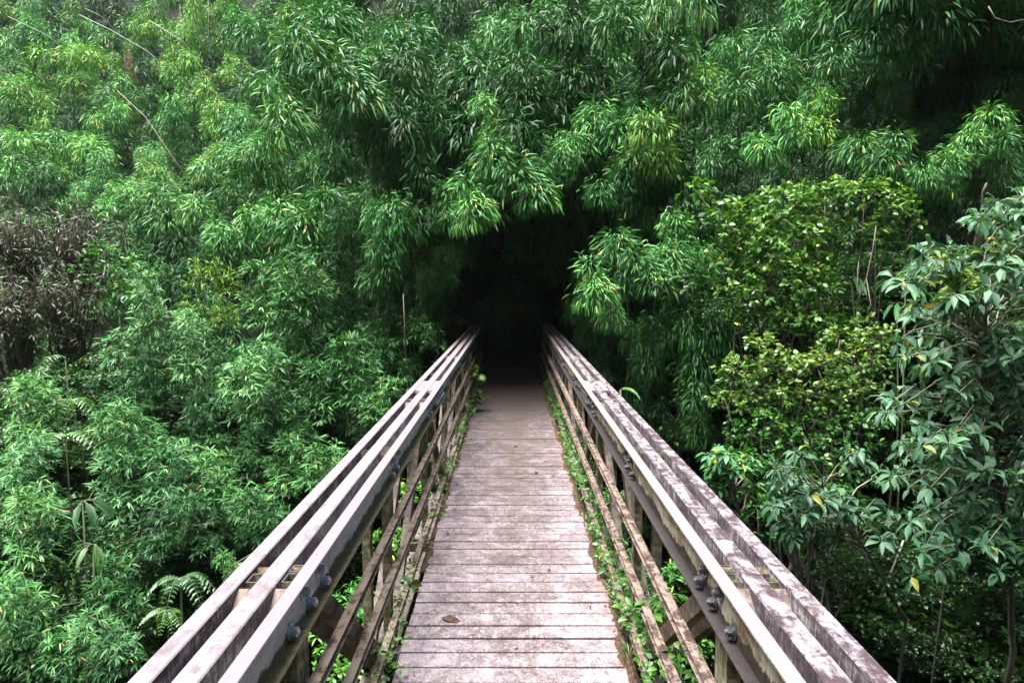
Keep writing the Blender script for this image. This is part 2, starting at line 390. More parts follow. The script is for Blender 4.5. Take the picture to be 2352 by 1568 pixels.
# deck planks, laid with open joints
m = MB(); pv = []; y = Y0
while y < Y1:
    p = .142 + random.uniform(-.002, .002); e0 = random.uniform(-.006, .010); e1 = random.uniform(-.008, .010); dz = random.uniform(-.0025, .0025)
    t = random.uniform(-.0012, .0012); n0 = len(m.v)
    yb = y + p - random.uniform(.011, .018)
    xs = np.linspace(-.60+e0, .60+e1, 9); wob = [random.uniform(-.0016, .0016) for _ in xs]
    for k, x in enumerate(xs):
        zz = dz + t*x/.6
        m.v += [(x, y+wob[k], -.045), (x, y+wob[k], zz-.003), (x, y+.004+wob[k], zz), (x, yb-.004-wob[k], zz), (x, yb-wob[k], zz-.003), (x, yb, -.045)]
    for k in range(len(xs)-1):
        for j in range(6):
            a = n0+k*6+j; b = n0+k*6+(j+1)%6; m.f.append((a, b, b+6, a+6))
    m.f.append(tuple(n0+j for j in range(6))[::-1]); m.f.append(tuple(n0+(len(xs)-1)*6+j for j in range(6)))
    pv += [random.random()]*(6*len(xs)); y += p
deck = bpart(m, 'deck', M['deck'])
at = deck.data.attributes.new('pv', 'FLOAT', 'POINT'); at.data.foreach_set('value', pv)
deck['label'] = 'pale pink planks with leaf litter'
for x in (-.5, 0, .5):
    m = MB(); m.box(x-.03, x+.03, Y0, Y1, -.20, -.048); bpart(m, 'stringer', M['brace'])
def chan(s, xi, xo, z0, z1, t):
    return [(s*xi, z1), (s*xo, z1), (s*xo, z0), (s*xi, z0), (s*xi, z0+t), (s*(xo-t), z0+t), (s*(xo-t), z1-t), (s*xi, z1-t)]
TOP = 1.003
nodes = [NODE0 + PAN*k for k in range(-3, 9)]
def bolt_mesh(mat):
    m = MB()
    def disc(x0, x1, r, k, ph=0):
        n0 = len(m.v)
        for x in (x0, x1):
            for j in range(k): a = 2*math.pi*j/k+ph; m.v.append((x, r*math.cos(a), r*math.sin(a)))
        for j in range(k): m.f.append((n0+j, n0+(j+1)%k, n0+k+(j+1)%k, n0+k+j))
        m.f.append(tuple(n0+j for j in range(k))[::-1]); m.f.append(tuple(n0+k+j for j in range(k)))
    disc(0, .006, .031, 20); disc(.006, .013, .021, 16); disc(.013, .030, .019, 6, .3); disc(.030, .036, .010, 10)
    return m.mesh('bolt', mat)
BM = {-1: bolt_mesh(M['steel']), 1: bolt_mesh(M['steel_d'])}
for s in (-1, 1):
    bm_ = M['beam_l'] if s < 0 else M['beam_r']; cm_ = M['chan_l'] if s < 0 else M['chan_r']; gm_ = M['bar_l'] if s < 0 else M['bar_r']
    side = 'left' if s < 0 else 'right'
    for x0, x1 in ((.871, .929), (.755, .823)):
        m = MB(); m.box(s*x0, s*x1, Y0, Y1, TOP-.17, TOP); bpart(m, 'top_beam', bm_, bevel=.004)
    m = MB(); m.prism(chan(s, .660, .708, TOP-.177, TOP+.001, .008), Y0, Y1); ch = bpart(m, 'top_channel', cm_, bevel=.0015)
    # lower chord
    m = MB(); m.box(s*.708, s*.86, Y0, Y1, -.42, -.28); bpart(m, 'bottom_chord', M['brace'], bevel=.004)
    for z in (.625, .352, .060):
        m = MB(); m.prism(chan(s, .646, .686, z-.044, z, .005), Y0, Y1); bpart(m, 'guard_bar', gm_, bevel=.001)
    # posts and braces between the beams (hollow square sections with open tops)
    def hollow(m, x0, x1, y0, y1, z0, z1, t=.006):
        m.box(x0, x0+t, y0, y1, z0, z1); m.box(x1-t, x1, y0, y1, z0, z1)
        m.box(x0+t, x1-t, y0, y0+t, z0, z1); m.box(x0+t, x1-t, y1-t, y1, z0, z1); m.box(x0+t, x1-t, y0+t, y1-t, z0, z1-.08)
    for i, yn in enumerate(nodes):
        m = MB()
        a, b = sorted((s*.7085, s*.7545)); hollow(m, a, b, yn-.03, yn+.04, -.40, TOP-.015); hollow(m, a, b, yn+.043, yn+.10, .55, TOP-.012)
        c, d = sorted((s*.8235, s*.8705)); hollow(m, c, d, yn-.03, yn+.04, -.40, TOP-.016)
        bpart(m, 'post', M['post'] if abs(yn-NODE0) > 99 else M['post'])
        if i < len(nodes)-1:
            m = MB(); ya, yb = yn, nodes[i+1]; z_a, z_b = (.96, -.30) if (i-3) % 2 == 0 else (-.30, .96)
            dy, dz = (yb-ya), (z_b-z_a); L_ = math.hypot(dy, dz); ny, nz = -dz/L_*.038, dy/L_*.038
            sy = .06 if z_a > z_b else .0; ya += sy; yb -= .06 - sy
            for (q0, q1) in ((.709, .754), (.824, .870)):
                x0, x1 = sorted((s*q0, s*q1))
                m.add([(x0, ya-ny, z_a-nz), (x1, ya-ny, z_a-nz), (x1, ya+ny, z_a+nz), (x0, ya+ny, z_a+nz),
                       (x0, yb-ny, z_b-nz), (x1, yb-ny, z_b-nz), (x1, yb+ny, z_b+nz), (x0, yb+ny, z_b+nz)],
                      [(0,3,2,1), (4,5,6,7), (0,1,5,4), (1,2,6,5), (2,3,7,6), (3,0,4,7)])
            bpart(m, 'brace', M['brace'])
    # floor beams stick out to the trusses
    # splice plates on the beam tops
    for q0, q1 in ((.7095, .7535), (.8245, .8695)):
        m = MB(); x0, x1 = sorted((s*q0, s*q1)); m.box(x0, x1, 6.05, 6.66, TOP-.03, TOP-.004); bpart(m, 'splice_plate', cm_)
    m = MB(); x0, x1 = sorted((s*.689, s*.6995)); m.box(x0, x1, 6.0, 6.7, TOP-.165, TOP-.012); bpart(m, 'splice_plate', cm_)
    # bolts
    def bolt(y, z, x=.700, sc=1.0):
        o = bpy.data.objects.new('bolt', BM[s]); COL.objects.link(o); o.parent = ch
        o.location = (s*x, y, z); sc *= .88; o.scale = (-s*sc, sc, sc); o.rotation_euler = (random.uniform(0, 3), 0, 0)
    for i, yn in enumerate(nodes):
        if yn < 1.0: continue
        if yn < 10:
            for dy in (.25, .08, -.12) if abs(yn-NODE0) < .1 else (.10, -.05): bolt(yn+dy, TOP-.135)
            for dy in (.20, .02): bolt(yn+dy, TOP-.072)
        else:
            bolt(yn, TOP-.125, sc=.9)
    for k in range(8):
        for z in (TOP-.062, TOP-.125): bolt(6.06+k*.082, z, x=.689, sc=.85)
for yn in nodes:
    m = MB(); m.box(-.86, .86, yn-.045, yn+.045, -.275, -.203); bpart(m, 'floor_beam', M['brace'], bevel=.003)
for s in (-1, 1):        # bearing posts: concrete shoe under the far end
    m = MB(); m.box(s*.66, s*1.0, 15.0, 15.7, -1.6, -.425); bpart(m, 'bearing_block', M['post'], bevel=.01)

# ------------------------------------------------------------------ bamboo
def tube_mesh(pts, rad, mat, k=5):
    m = MB(); m.tube(pts, rad, k); return m.mesh('culm', mat, True)
def bamboo(px, py, d, hw, mesh, label, group=None, tint=(1, 1, 1), tilt=0, rz=None, squash=1.0, culmr=.022, back=None, cat='bamboo', name='bamboo', cmat='culm'):
    p = P(px, py, d); s = hw*d/F
    bx = p[0] + random.uniform(-.8, .8) + math.copysign(.35, p[0]); by = p[1] + (back if back is not None else random.uniform(1.8, 3.6))
    if abs(bx) < 1.35 and by < 31: bx = math.copysign(1.4+random.random(), bx if bx else 1)
    gz = float(ground(bx, by)) - .1
    if gz > p[2]-.6: by = p[1]+.3; gz = min(float(ground(bx, by)), p[2]-.8)
    root = empty(name, (bx, by, gz)); tag(root, label, cat, group)
    b = np.array([bx, by, gz]); v = p-b
    pts = []
    for t in np.linspace(0, 1, 9):
        q = b + np.array([v[0]*t**2.2, v[1]*t**2.2, v[2]*(1-(1-t)**1.35)*1.0]); q[2] += .35*math.sin(math.pi*t)*(t**2)
        pts.append(q-b)
    cr = culmr*(1-.72*np.linspace(0, 1, 9))
    mobj('culm', tube_mesh(pts, cr, M[cmat]), root)
    f = mobj('foliage', mesh, root, tuple(v)); f.scale = (s, s, s*(.35+.75*squash))
    f.rotation_euler = (0, R(tilt), R(rz if rz is not None else random.choice((0, 180))+random.uniform(-35, 35))); f.color = (*tint, 1)
    if rz is None and tilt:    # keep the tilt as seen from the path
        f.rotation_euler = Matrix.Rotation(R(tilt), 3, 'Y').to_euler()
    return root

E_ = (.85, 1.0, .95); YG = (1.95, 1.36, 1.05); LT = (1.4, 1.2, 1.25); DK = (.5, .6, .58); BL = (1.3, 1.14, 1.5); MID = (1, 1, 1)  # DK: darker leaf tint that puts shade into the colour
# photo x, photo y, half width px, distance, kind, tint, tilt, squash, label
H = [
 (745,205,125,11.0,'m3',(1.7,1.35,1.6),-18,.9,'broad pale green bamboo plume drooping to a point at upper left of the frame centre'),
 (800,80,125,14,'m4',E_,-12,.7,'bamboo plume arching just above the broad pale drooping one'),
 (905,160,70,12.5,'m1',LT,0,.8,'rounded plume touching the right shoulder of the broad pale drooping one'),
 (965,315,82,11.5,'m8',E_,0,1.15,'tall narrow blue green plume left of the bright central one'),
 (955,445,80,10.9,'m0',DK,0,1.1,'shaded plume hanging below the tall narrow blue green one'),
 (1040,180,85,14,'m6',DK,-10,.9,'dark plume between the broad pale drooping one and the frame centre'),
 (1150,130,62,12.5,'m8',E_,0,1.4,'narrow hanging plume near the top, above the rounded head over the tunnel'),
 (1120,275,58,10.8,'m0',LT,0,1.0,'small rounded head with tan leaves above the bright central plume'),
 (1225,235,66,11.5,'m5',MID,0,.9,'yellow flecked head right of the small rounded one with tan leaves'),
 (1165,430,105,10,'m3',LT,-14,.75,'bright central plume spreading directly over the tunnel mouth'),
 (1250,380,60,10.4,'m1',LT,0,.8,'pale shoulder of leaves joined to the right of the bright central plume'),
 (1090,480,55,10.2,'m7',MID,0,1.0,'hanging tip at the lower left of the bright central plume'),
 (1395,150,90,12,'m2',MID,0,.8,'plume high above the tunnel with yellowish drooping leaves'),
 (1300,150,62,12.6,'m9',E_,0,1,'dark green head near the top between two yellowish plumes'),
 (1450,260,100,10.8,'m2',MID,8,.8,'wide plume right of centre with many overlapping pointed tips'),
 (1345,320,80,10.8,'m6',MID,-8,.75,'plume spreading left below the wide one right of centre'),
 (1490,365,78,10.3,'m5',YG,0,.9,'yellowish plume below the wide one right of centre'),
 (1390,430,72,10.5,'m1',E_,0,.95,'shaded green plume hanging over the right rim of the tunnel'),
 (1480,450,60,10.6,'m0',DK,0,1,'dark head just left of the oval leaved shrub top'),
 (1570,75,82,11.2,'m8',LT,0,1.7,'tall column of pale foliage hanging from the top edge right of centre'),
 (1640,150,60,11.6,'m0',E_,0,1.1,'head tucked right of the tall pale column at the top edge'),
 (1715,205,88,10.5,'m1',MID,0,.8,'rounded plume with orange tinged leaves above the dark hollow at right'),
 (1600,240,60,10.8,'m5',YG,0,1.1,'yellow flecked head between the tall pale column and the rounded orange tinged one'),
 (1760,90,85,12,'m2',BL,0,.85,'bluish plume near the top right of the tall pale column'),
 (1855,40,75,12.5,'m6',E_,0,.9,'dark bamboo plume cut by the top edge at upper right'),
 (1955,125,88,10,'m1',BL,0,.85,'bright drooping plume beside the black gap at upper right'),
 (1890,190,60,10.6,'m7',E_,0,1.2,'darker head hanging at the left of the bright plume by the black gap'),
 (2110,45,85,10,'m0',LT,0,.8,'pale plume at the top edge left of the black gap'),
 (1825,300,80,9.3,'m9',LT,0,.8,'mop shaped bright head with long drooping leaves above the oval leaved shrub'),
 (1900,255,58,9.8,'m0',YG,0,.9,'yellowish tuft behind the mop shaped bright head'),
 (1655,385,58,9.8,'m5',DK,0,.9,'shaded head hanging above the left end of the oval leaved shrub'),
 (1745,375,55,9.7,'m5',E_,0,.85,'small drooping head with orange leaves above the oval leaved shrub'),
 (2050,330,92,8.6,'m2',LT,6,.7,'wide low plume of long leaves above the right end of the oval leaved shrub'),
 (2130,395,70,8.4,'m1',LT,0,.8,'lower half of the wide low bamboo at right with long bright leaves'),
 (2265,330,72,8.6,'m5',LT,0,.8,'plume of long leaves near the right edge above the broad leaved tree'),
 (2330,390,60,8.8,'m1',MID,0,1,'plume cut by the right edge behind the broad leaved tree'),
 (1545,545,78,9,'m0',LT,-8,.8,'bright plume right of the tunnel touching the oval leaved shrub'),
 (1440,625,95,9,'m3',LT,-10,.75,'bright low plume at the right side of the tunnel above the handrail'),
 (1420,700,58,8.9,'m7',BL,0,1.1,'hanging tip below the bright low plume at the right side of the tunnel'),
 (1590,640,72,9.3,'m8',E_,0,1.2,'shaded plume between the bright low one and the oval leaved shrub'),
 (1475,810,62,9.3,'m8',DK,0,1.3,'dark curtain of leaves behind the right handrail near its far end'),
 (1590,800,72,9,'m8',DK,0,1.4,'very dark curtain of leaves left of the yellow green shrub'),
 (1590,960,60,8.6,'m7',DK,0,1.4,'darkest curtain of leaves just above the right handrail'),
 (720,470,118,12,'m2',LT,-6,.6,'wide plume left of the tunnel with pale wispy tips'),
 (830,520,66,11.5,'m1',E_,0,.9,'head at the upper left rim of the tunnel'),
 (890,540,64,10.8,'m8',E_,0,1.2,'dark head hanging at the upper left rim of the tunnel'),
 (650,350,95,15,'m4',LT,-8,.6,'pale plume under the broad pale drooping one at left'),
 (820,350,72,14,'m1',E_,0,1,'dark green head left of the tall narrow blue green plume'),
 (545,420,90,17,'f2',LT,0,.7,'wispy light plume at left between hillside and gully'),
 (420,490,105,17,'f1',LT,0,.7,'light plume above the tall whitish one at left'),
 (560,530,85,14,'m6',MID,-6,.7,'plume sweeping left above the star leaved clumps'),
 (655,650,92,10.5,'s2',LT,-6,.75,'star leaved clump at left of the tunnel with pale raised tips'),
 (745,735,90,10.3,'s1',MID,0,.8,'star leaved clump below the one with pale raised tips'),
 (875,770,70,10.8,'s0',MID,0,.8,'green star leaved clump left of the far end of the left handrail'),
 (960,815,70,11,'s4',LT,0,1,'bright star leaved clump next to the far end of the left handrail'),
 (790,880,85,9.8,'s2',MID,0,.7,'star leaved clump above the middle of the left handrail'),
 (880,930,60,9.5,'s0',LT,0,.8,'star leaved tuft touching the left handrail in its middle'),
 (540,860,98,8.8,'s1',(1.8,1.4,1.8),0,.75,'pale dome of star leaves low on the left'),
 (330,700,72,8.6,'s3',(2.3,1.6,2.4),0,1.35,'tall whitish green spire of leaves at left'),
 (410,800,72,8.6,'s5',(1.9,1.45,2.1),8,1,'whitish green shoulder right of the tall spire at left'),
 (310,850,78,8.6,'s0',BL,0,1,'blue green mass at the foot of the tall whitish spire'),
 (500,690,72,11,'s4',(2.3,1.35,.5),0,1.0,'yellow green bamboo clump in the shade right of the tall spire'),
 (340,985,95,8.2,'s1',LT,0,.7,'wide clump of star leaves below the tall whitish spire'),
 (350,1085,100,7.8,'s2',BL,0,.65,'bluish low clump at lower left with bright rim'),
 (505,1110,78,8,'s5',LT,0,.7,'clump with yellowish hanging leaves above the lower left handrail'),
 (620,970,80,9,'s4',MID,0,.8,'mid green clump right of the pale dome low on the left'),
 (715,1065,88,8.4,'s2',LT,12,.65,'long clump lying along the left handrail'),
 (600,1190,80,7.5,'s0',DK,0,.7,'dark clump above the nearest part of the left handrail'),
 (60,950,85,8.6,'s5',LT,0,.8,'light clump at the left edge halfway down'),
 (30,1060,80,7.6,'s1',BL,0,.7,'large leaved clump at the left edge below the halfway one'),
 (60,1220,95,6.8,'s5',LT,0,.9,'tall leafy clump at the left edge low in the picture'),
 (90,1400,100,6.2,'s1',LT,0,.9,'green clump near the lower left corner'),
 (270,1330,78,6.6,'s3',DK,0,1,'dark blue green clump left of the pinnate leaved sapling'),
 (250,1480,88,6.0,'s0',BL,0,.8,'bright feathery clump at the bottom edge left of the handrail'),
 (430,1210,75,7,'s4',DK,0,.8,'dark clump behind the pinnate leaved sapling'),
 (530,1300,45,6.2,'m7',LT,0,.8,'small tuft of long leaves beside the nearest left handrail'),
]
MESH = {**{'m%d' % i: q for i, q in enumerate(MOP)}, **{'s%d' % i: q for i, q in enumerate(STAR)}, **{'f%d' % i: q for i, q in enumerate(FARM)}}
anchors = []
for px, py, hw, d, k, tint, tilt, sq, lab in H:
    anchors.append((px, py, d))
    bamboo(px, py, d, hw*1.06, MESH[k], lab, None, tint if tint is DK else tuple(v*(.92 if k[0] == 's' else 1.22) for v in tint), tilt, squash=sq)
for px, py, hw, d, k, lab in [(1010,500,60,11.0,'m5','shaded head closing the upper left of the tunnel mouth'), (890,610,66,10.6,'m9','shaded plume between the star leaved clumps and the tunnel'),
        (1030,400,60,12.6,'m0','shaded head just left of the bright central plume'), (905,450,60,12.4,'m8','drooping head under the tall narrow blue green plume')]:
    bamboo(px, py, d, hw*1.06, MESH[k], lab, None, MID, 0, squash=1.1)
for px, py, hw, d, k, lab in [(960,610,75,14.5,'m1','dim bamboo curtain inside the left flank of the tunnel mouth'), (1045,560,60,15.5,'m7','dim bamboo head under the upper left rim of the tunnel'),
        (1165,620,70,18.5,'m0','barely visible foliage deep in the middle of the tunnel'), (1300,600,62,14,'m8','dim bamboo curtain inside the right flank of the tunnel mouth'),
        (985,700,62,13.5,'m8','dim hanging bamboo left of the far left handrail end'), (1345,745,60,12.5,'m8','dim hanging bamboo right of the far right handrail end'),
        (1130,740,45,20,'m5','faint low foliage at the end of the tunnel')]:
    bamboo(px, py, d, hw*1.06, MESH[k], lab, None, E_, 0, squash=1.1)
for px, py, hw, d, k, lab in [(1010,640,52,11.6,'m5','dim sprays reaching over the far end of the left handrail'), (1335,690,50,11.2,'m9','dim sprays reaching over the far end of the right handrail')]:
    bamboo(px, py, d, hw*1.06, MESH[k], lab, None, MID, 0, squash=1.1)
FAR = [
 (172,35,34,38,'f3',YG,1.0,'small yellow tipped crown near the top left corner'), (330,38,45,36,'f0',YG,.8,'yellow green crown with a bare culm beside it at upper left'),
 (440,40,38,30,'f3',YG,1.9,'tall narrow yellow green column of bamboo at upper left'), (445,150,55,29,'f0',YG,1.1,'yellow green base of the tall narrow column at upper left'),
 (395,115,40,30,'f3',YG,1.1,'yellow green head left of the tall narrow column'), (520,140,42,29,'f0',YG,1.1,'yellow green head right of the tall narrow column'),
 (400,70,26,33,'f3',YG,.8,'small yellow head beyond the tall narrow column'),
 (490,215,60,27,'f0',YG,.9,'dense shaded crown under the tall narrow column'), (505,285,55,25,'f3',YG,1.0,'dark bellied crown with yellow top on the left hillside'),
 (500,345,45,24,'f0',YG,.8,'lowest of the stack of yellow topped crowns on the left hillside'),
 (155,165,80,33,'f2',YG,.6,'long yellow green arching crown on the left hillside'), (265,150,28,32,'f3',YG,1.0,'small crown right of the long arching one'),
 (240,105,75,38,'f1',BL,.7,'blue grey crown high on the left hillside'), (300,200,60,30,'f0',LT,.8,'light crown beside the reddish dead plume'),
 (75,215,65,34,'f0',LT,.9,'soft green crown at the left edge high on the hillside'), (100,250,75,30,'f1',YG,.8,'yellowish crown above the pale one at left'),
 (130,370,85,24,'f2',LT,.65,'pale sweeping crown low on the left hillside'), (30,330,60,27,'f0',BL,1,'blue green crown at the left edge'),
 (215,290,70,28,'f1',LT,.8,'light crown in the middle of the left hillside'), (320,395,66,22,'f0',YG,1.0,'yellowish crown above the dry purple thicket'),
 (380,280,60,26,'f1',E_,.9,'mid green crown left of the dark bellied one'), (590,75,70,25,'f1',E_,1,'grey green crown at the top left of the arching plume'),
 (600,190,60,22,'f0',DK,.9,'dull crown left of the broad pale drooping plume'), (570,290,65,19,'f1',BL,.9,'bluish crown below left of the broad pale drooping plume'),
 (40,120,60,42,'f0',BL,1,'hazy crown close to the top left corner'), (110,90,55,42,'f1',E_,1,'hazy crown right of the top left corner one'),
 (250,440,70,19,'f0',LT,.7,'wispy crown right above the dry purple thicket'), (60,440,75,19,'f1',DK,.9,'shaded crown at the left edge above the dry purple thicket'),
 (980,50,85,18,'m2',E_,.8,'grey green plume at the top edge left of centre'), (1080,30,60,17,'m1',DK,.9,'dark plume at the top edge at centre'),
 (1235,60,70,15,'m6',E_,.9,'dark plume at the top edge right of centre'), (1440,40,75,14,'m2',E_,.9,'plume at the top edge left of the tall pale column'),
]
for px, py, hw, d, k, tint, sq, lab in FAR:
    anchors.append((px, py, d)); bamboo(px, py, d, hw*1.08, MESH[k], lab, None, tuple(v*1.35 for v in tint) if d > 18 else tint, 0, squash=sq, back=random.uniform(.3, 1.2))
bamboo(298, 150, 31, 17, FARM[3], 'reddish brown dead bamboo plume on the left hillside', None, (1, 1, 1), 0, squash=2.2).children[1].data = \
    (lambda q: (q.materials.clear(), q.materials.append(M['red']), q)[2])(FARM[3].copy())

anchors += [(1176,700,22), (1176,800,22), (1100,600,18), (1250,600,17), (1030,650,15), (60,650,13), (150,560,15), (2200,150,13), (2250,200,13), (2200,700,8),
            (1900,1100,8.5), (2100,1400,9), (1750,1000,9), (1000,30,18), (0,0,45), (300,0,42), (600,20,30), (2000,600,9.5), (1900,800,9), (150,1150,9), (450,1400,7.5)]
AN = np.array(anchors)
def depth_at(px, py):
    r2 = (AN[:, 0]-px)**2 + (AN[:, 1]-py)**2 + 900; wt = 1/r2**1.6
    return float(np.exp((wt*np.log(AN[:, 2])).sum()/wt.sum()))
def in_tunnel(px, py): return abs(px-1176) < 175+.25*max(0, py-700) and py > 560
# smaller plumes filling between the named ones: individuals that nothing tells apart
cells = []
random.seed(21)
for k in range(4000):
    px, py = random.uniform(-60, 2420), random.uniform(-60, 1250)
    if in_tunnel(px, py): continue
    if py > 640 and px > 1640: continue
    if px > 2040 and 60 < py < 260: continue
    if px < 260 and py > 500: continue
    if abs(px-1176) < (py-649)*.98+20: continue
    far = depth_at(px, py) > 18
    mind = 62 if far else 84
    if all((px-a)**2+(py-b)**2 > mind**2 for a, b in cells): cells.append((px, py))
NAMED = [(h[0], h[1], h[-1]) for h in H] + [(h[0], h[1], h[-1]) for h in FAR]
used_labels = set()
def beside(px, py, what, fallback):
    for a, b, lab in sorted(NAMED, key=lambda q: (q[0]-px)**2+(q[1]-py)**2)[:3]:
        dx, dy = px-a, py-b
        rel = ('left of' if dx < 0 else 'right of') if abs(dx) > abs(dy) else ('above' if dy < 0 else 'below')
        lb = '%s %s the %s' % (what, rel, lab)
        if len(lb.split()) <= 16 and lb not in used_labels: used_labels.add(lb); return lb
    return fallback
random.seed(5)
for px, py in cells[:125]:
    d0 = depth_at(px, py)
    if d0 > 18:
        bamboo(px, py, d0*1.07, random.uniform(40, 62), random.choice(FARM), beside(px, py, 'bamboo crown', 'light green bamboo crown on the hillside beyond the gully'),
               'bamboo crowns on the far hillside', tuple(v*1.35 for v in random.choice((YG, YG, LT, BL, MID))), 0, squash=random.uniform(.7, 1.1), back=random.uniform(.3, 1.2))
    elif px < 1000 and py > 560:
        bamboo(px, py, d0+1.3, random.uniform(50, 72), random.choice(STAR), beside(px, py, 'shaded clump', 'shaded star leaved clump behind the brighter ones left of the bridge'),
               'star leaved clumps left of the bridge', random.choice((DK, DK, E_)), 0, squash=random.uniform(.7, 1.0))  # mostly DK: shade behind the brighter clumps put into the tint
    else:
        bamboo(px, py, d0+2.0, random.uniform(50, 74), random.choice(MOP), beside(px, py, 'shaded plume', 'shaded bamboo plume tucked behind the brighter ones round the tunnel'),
               'bamboo plumes round the tunnel', random.choice((DK, DK, E_)), 0, squash=random.uniform(.8, 1.2))  # same shade tint for plumes behind the brighter ones

# the mass behind, which nobody could count: one object, plumes spread over points by geometry nodes
def scatter(name, pts, label, cat, meshes, tint=(.55, .62, .6)):  # tint darkens the leaves, painting shade into the background mass
    """pts rows: x y z scale zrot zsquash"""
    pts = np.array(pts); me = bpy.data.meshes.new(name); me.from_pydata([tuple(q) for q in pts[:, :3]], [], [])
    a = me.attributes.new('scl', 'FLOAT_VECTOR', 'POINT'); a.data.foreach_set('vector', np.stack([pts[:, 3], pts[:, 3], pts[:, 3]*pts[:, 5]], 1).ravel())
    a = me.attributes.new('rot', 'FLOAT_VECTOR', 'POINT'); a.data.foreach_set('vector', np.stack([pts[:, 4]*0, pts[:, 4]*0, pts[:, 4]], 1).ravel())
    o = mobj(name, me); tag(o, label, cat, kind='stuff'); o.color = (*tint, 1)
    c = bpy.data.collections.new(name+'_source')
    for q in meshes:
        s_ = bpy.data.objects.new('leafy_source', q); s_.color = (*tint, 1); c.objects.link(s_)
    g = bpy.data.node_groups.new(name, 'GeometryNodeTree')
    g.interface.new_socket('Geometry', in_out='INPUT', socket_type='NodeSocketGeometry'); g.interface.new_socket('Geometry', in_out='OUTPUT', socket_type='NodeSocketGeometry')
    N = g.nodes; i = N.new('NodeGroupInput'); ou = N.new('NodeGroupOutput'); ip = N.new('GeometryNodeInstanceOnPoints'); ci = N.new('GeometryNodeCollectionInfo')
    ci.inputs['Collection'].default_value = c; ci.inputs['Separate Children'].default_value = True; ci.inputs['Reset Children'].default_value = True
    ar = N.new('GeometryNodeInputNamedAttribute'); ar.data_type = 'FLOAT_VECTOR'; ar.inputs[0].default_value = 'rot'
    as_ = N.new('GeometryNodeInputNamedAttribute'); as_.data_type = 'FLOAT_VECTOR'; as_.inputs[0].default_value = 'scl'
    ri = N.new('FunctionNodeRandomValue'); ri.data_type = 'INT'; ri.inputs[4].default_value = 0; ri.inputs[5].default_value = len(meshes)-1
    K = g.links; K.new(i.outputs[0], ip.inputs['Points']); K.new(ci.outputs[0], ip.inputs['Instance']); ip.inputs['Pick Instance'].default_value = True
    K.new(ri.outputs[2], ip.inputs['Instance Index']); K.new(ar.outputs[0], ip.inputs['Rotation']); K.new(as_.outputs[0], ip.inputs['Scale']); K.new(ip.outputs[0], ou.inputs[0])
    md = o.modifiers.new('scatter', 'NODES'); md.node_group = g
    return o
random.seed(11)
pts = []
def addp(p, s, sq=1): pts.append((*p, s, random.uniform(0, 6.28), sq))
for k in range(70):
    addp(P(random.uniform(2020, 2480), random.uniform(30, 300), random.uniform(16, 18.5)), random.uniform(.8, 1.1))
for k in range(760):                                    # the wall of bamboo behind the named plumes
    px, py = random.uniform(-250, 2600), random.uniform(-200, 1450)
    if abs(px-1176) < 185 and py > 540: continue
    if py > 649 and abs(px-1176) < (py-649)*.95: continue
    d0 = depth_at(px, py); d = d0*random.uniform(1.2, 1.5)+2.3
    if px > 2040 and 60 < py < 270: d = random.uniform(15.5, 18)
    p = P(px, py, d)
    if p[2] < ground(p[0], p[1]) + .2: continue
    addp(p, (58 if d0 > 18 else 74)*random.uniform(.8, 1.25)*d/F, random.uniform(.8, 1.2))
for k in range(460):                                    # roof and sides of the tunnel
    y = random.uniform(11.0, 26); a = random.uniform(-.5, math.pi+.5); r = random.uniform(2.9, 5.2)
    p = (math.cos(a)*r*.85, y, .8+math.sin(a)*r)
    if y < 12.8 and p[2] < 4.2: continue  # the nearer stretch is unseen roof added to shade the far deck
    if p[2] > -1.0: addp(p, random.uniform(.7, 1.1))
for k in range(220):                                     # closing the end of the tunnel
    addp((random.uniform(-4, 4), random.uniform(21.5, 28), random.uniform(-.2, 6.5)), random.uniform(.7, 1.1))
for k in range(46):                                     # unseen overhang added above the frame to shade the hollow at upper right
    addp(P(random.uniform(1990, 2560), random.uniform(-260, -30), random.uniform(9.5, 16.5)), random.uniform(.8, 1.2))
for k in range(800):                                    # canopy on the slope above
    x = random.uniform(-45, 30); y = random.uniform(18, 62); p = (x, y, float(ground(x, y))+random.uniform(.3, 1.6)+ (2.5 if abs(x) < 10 and y < 30 else 0))
    addp(p, random.uniform(.9, 1.5))
scatter('bamboo_thicket', pts, 'dense shade tinted bamboo thicket filling the slope behind the nearer plumes', 'thicket', MOP[:6]+FARM)
pts = []
for k in range(170):                                    # unseen trees added behind and beside the viewpoint to cut off low sky light
    a = random.uniform(math.pi*.92, math.pi*2.08); r = random.uniform(9, 20)
    x, y = math.cos(a)*r, math.sin(a)*r
    if y > -3 and abs(x) < 8: continue
    pts.append((x, y, float(ground(x, y))+random.uniform(1.0, 7.5), random.uniform(1.6, 2.6), random.uniform(0, 6), 1))
scatter('bamboo_thicket', pts, 'unseen bamboo added on the slope behind the viewpoint', 'thicket', MOP[:4])

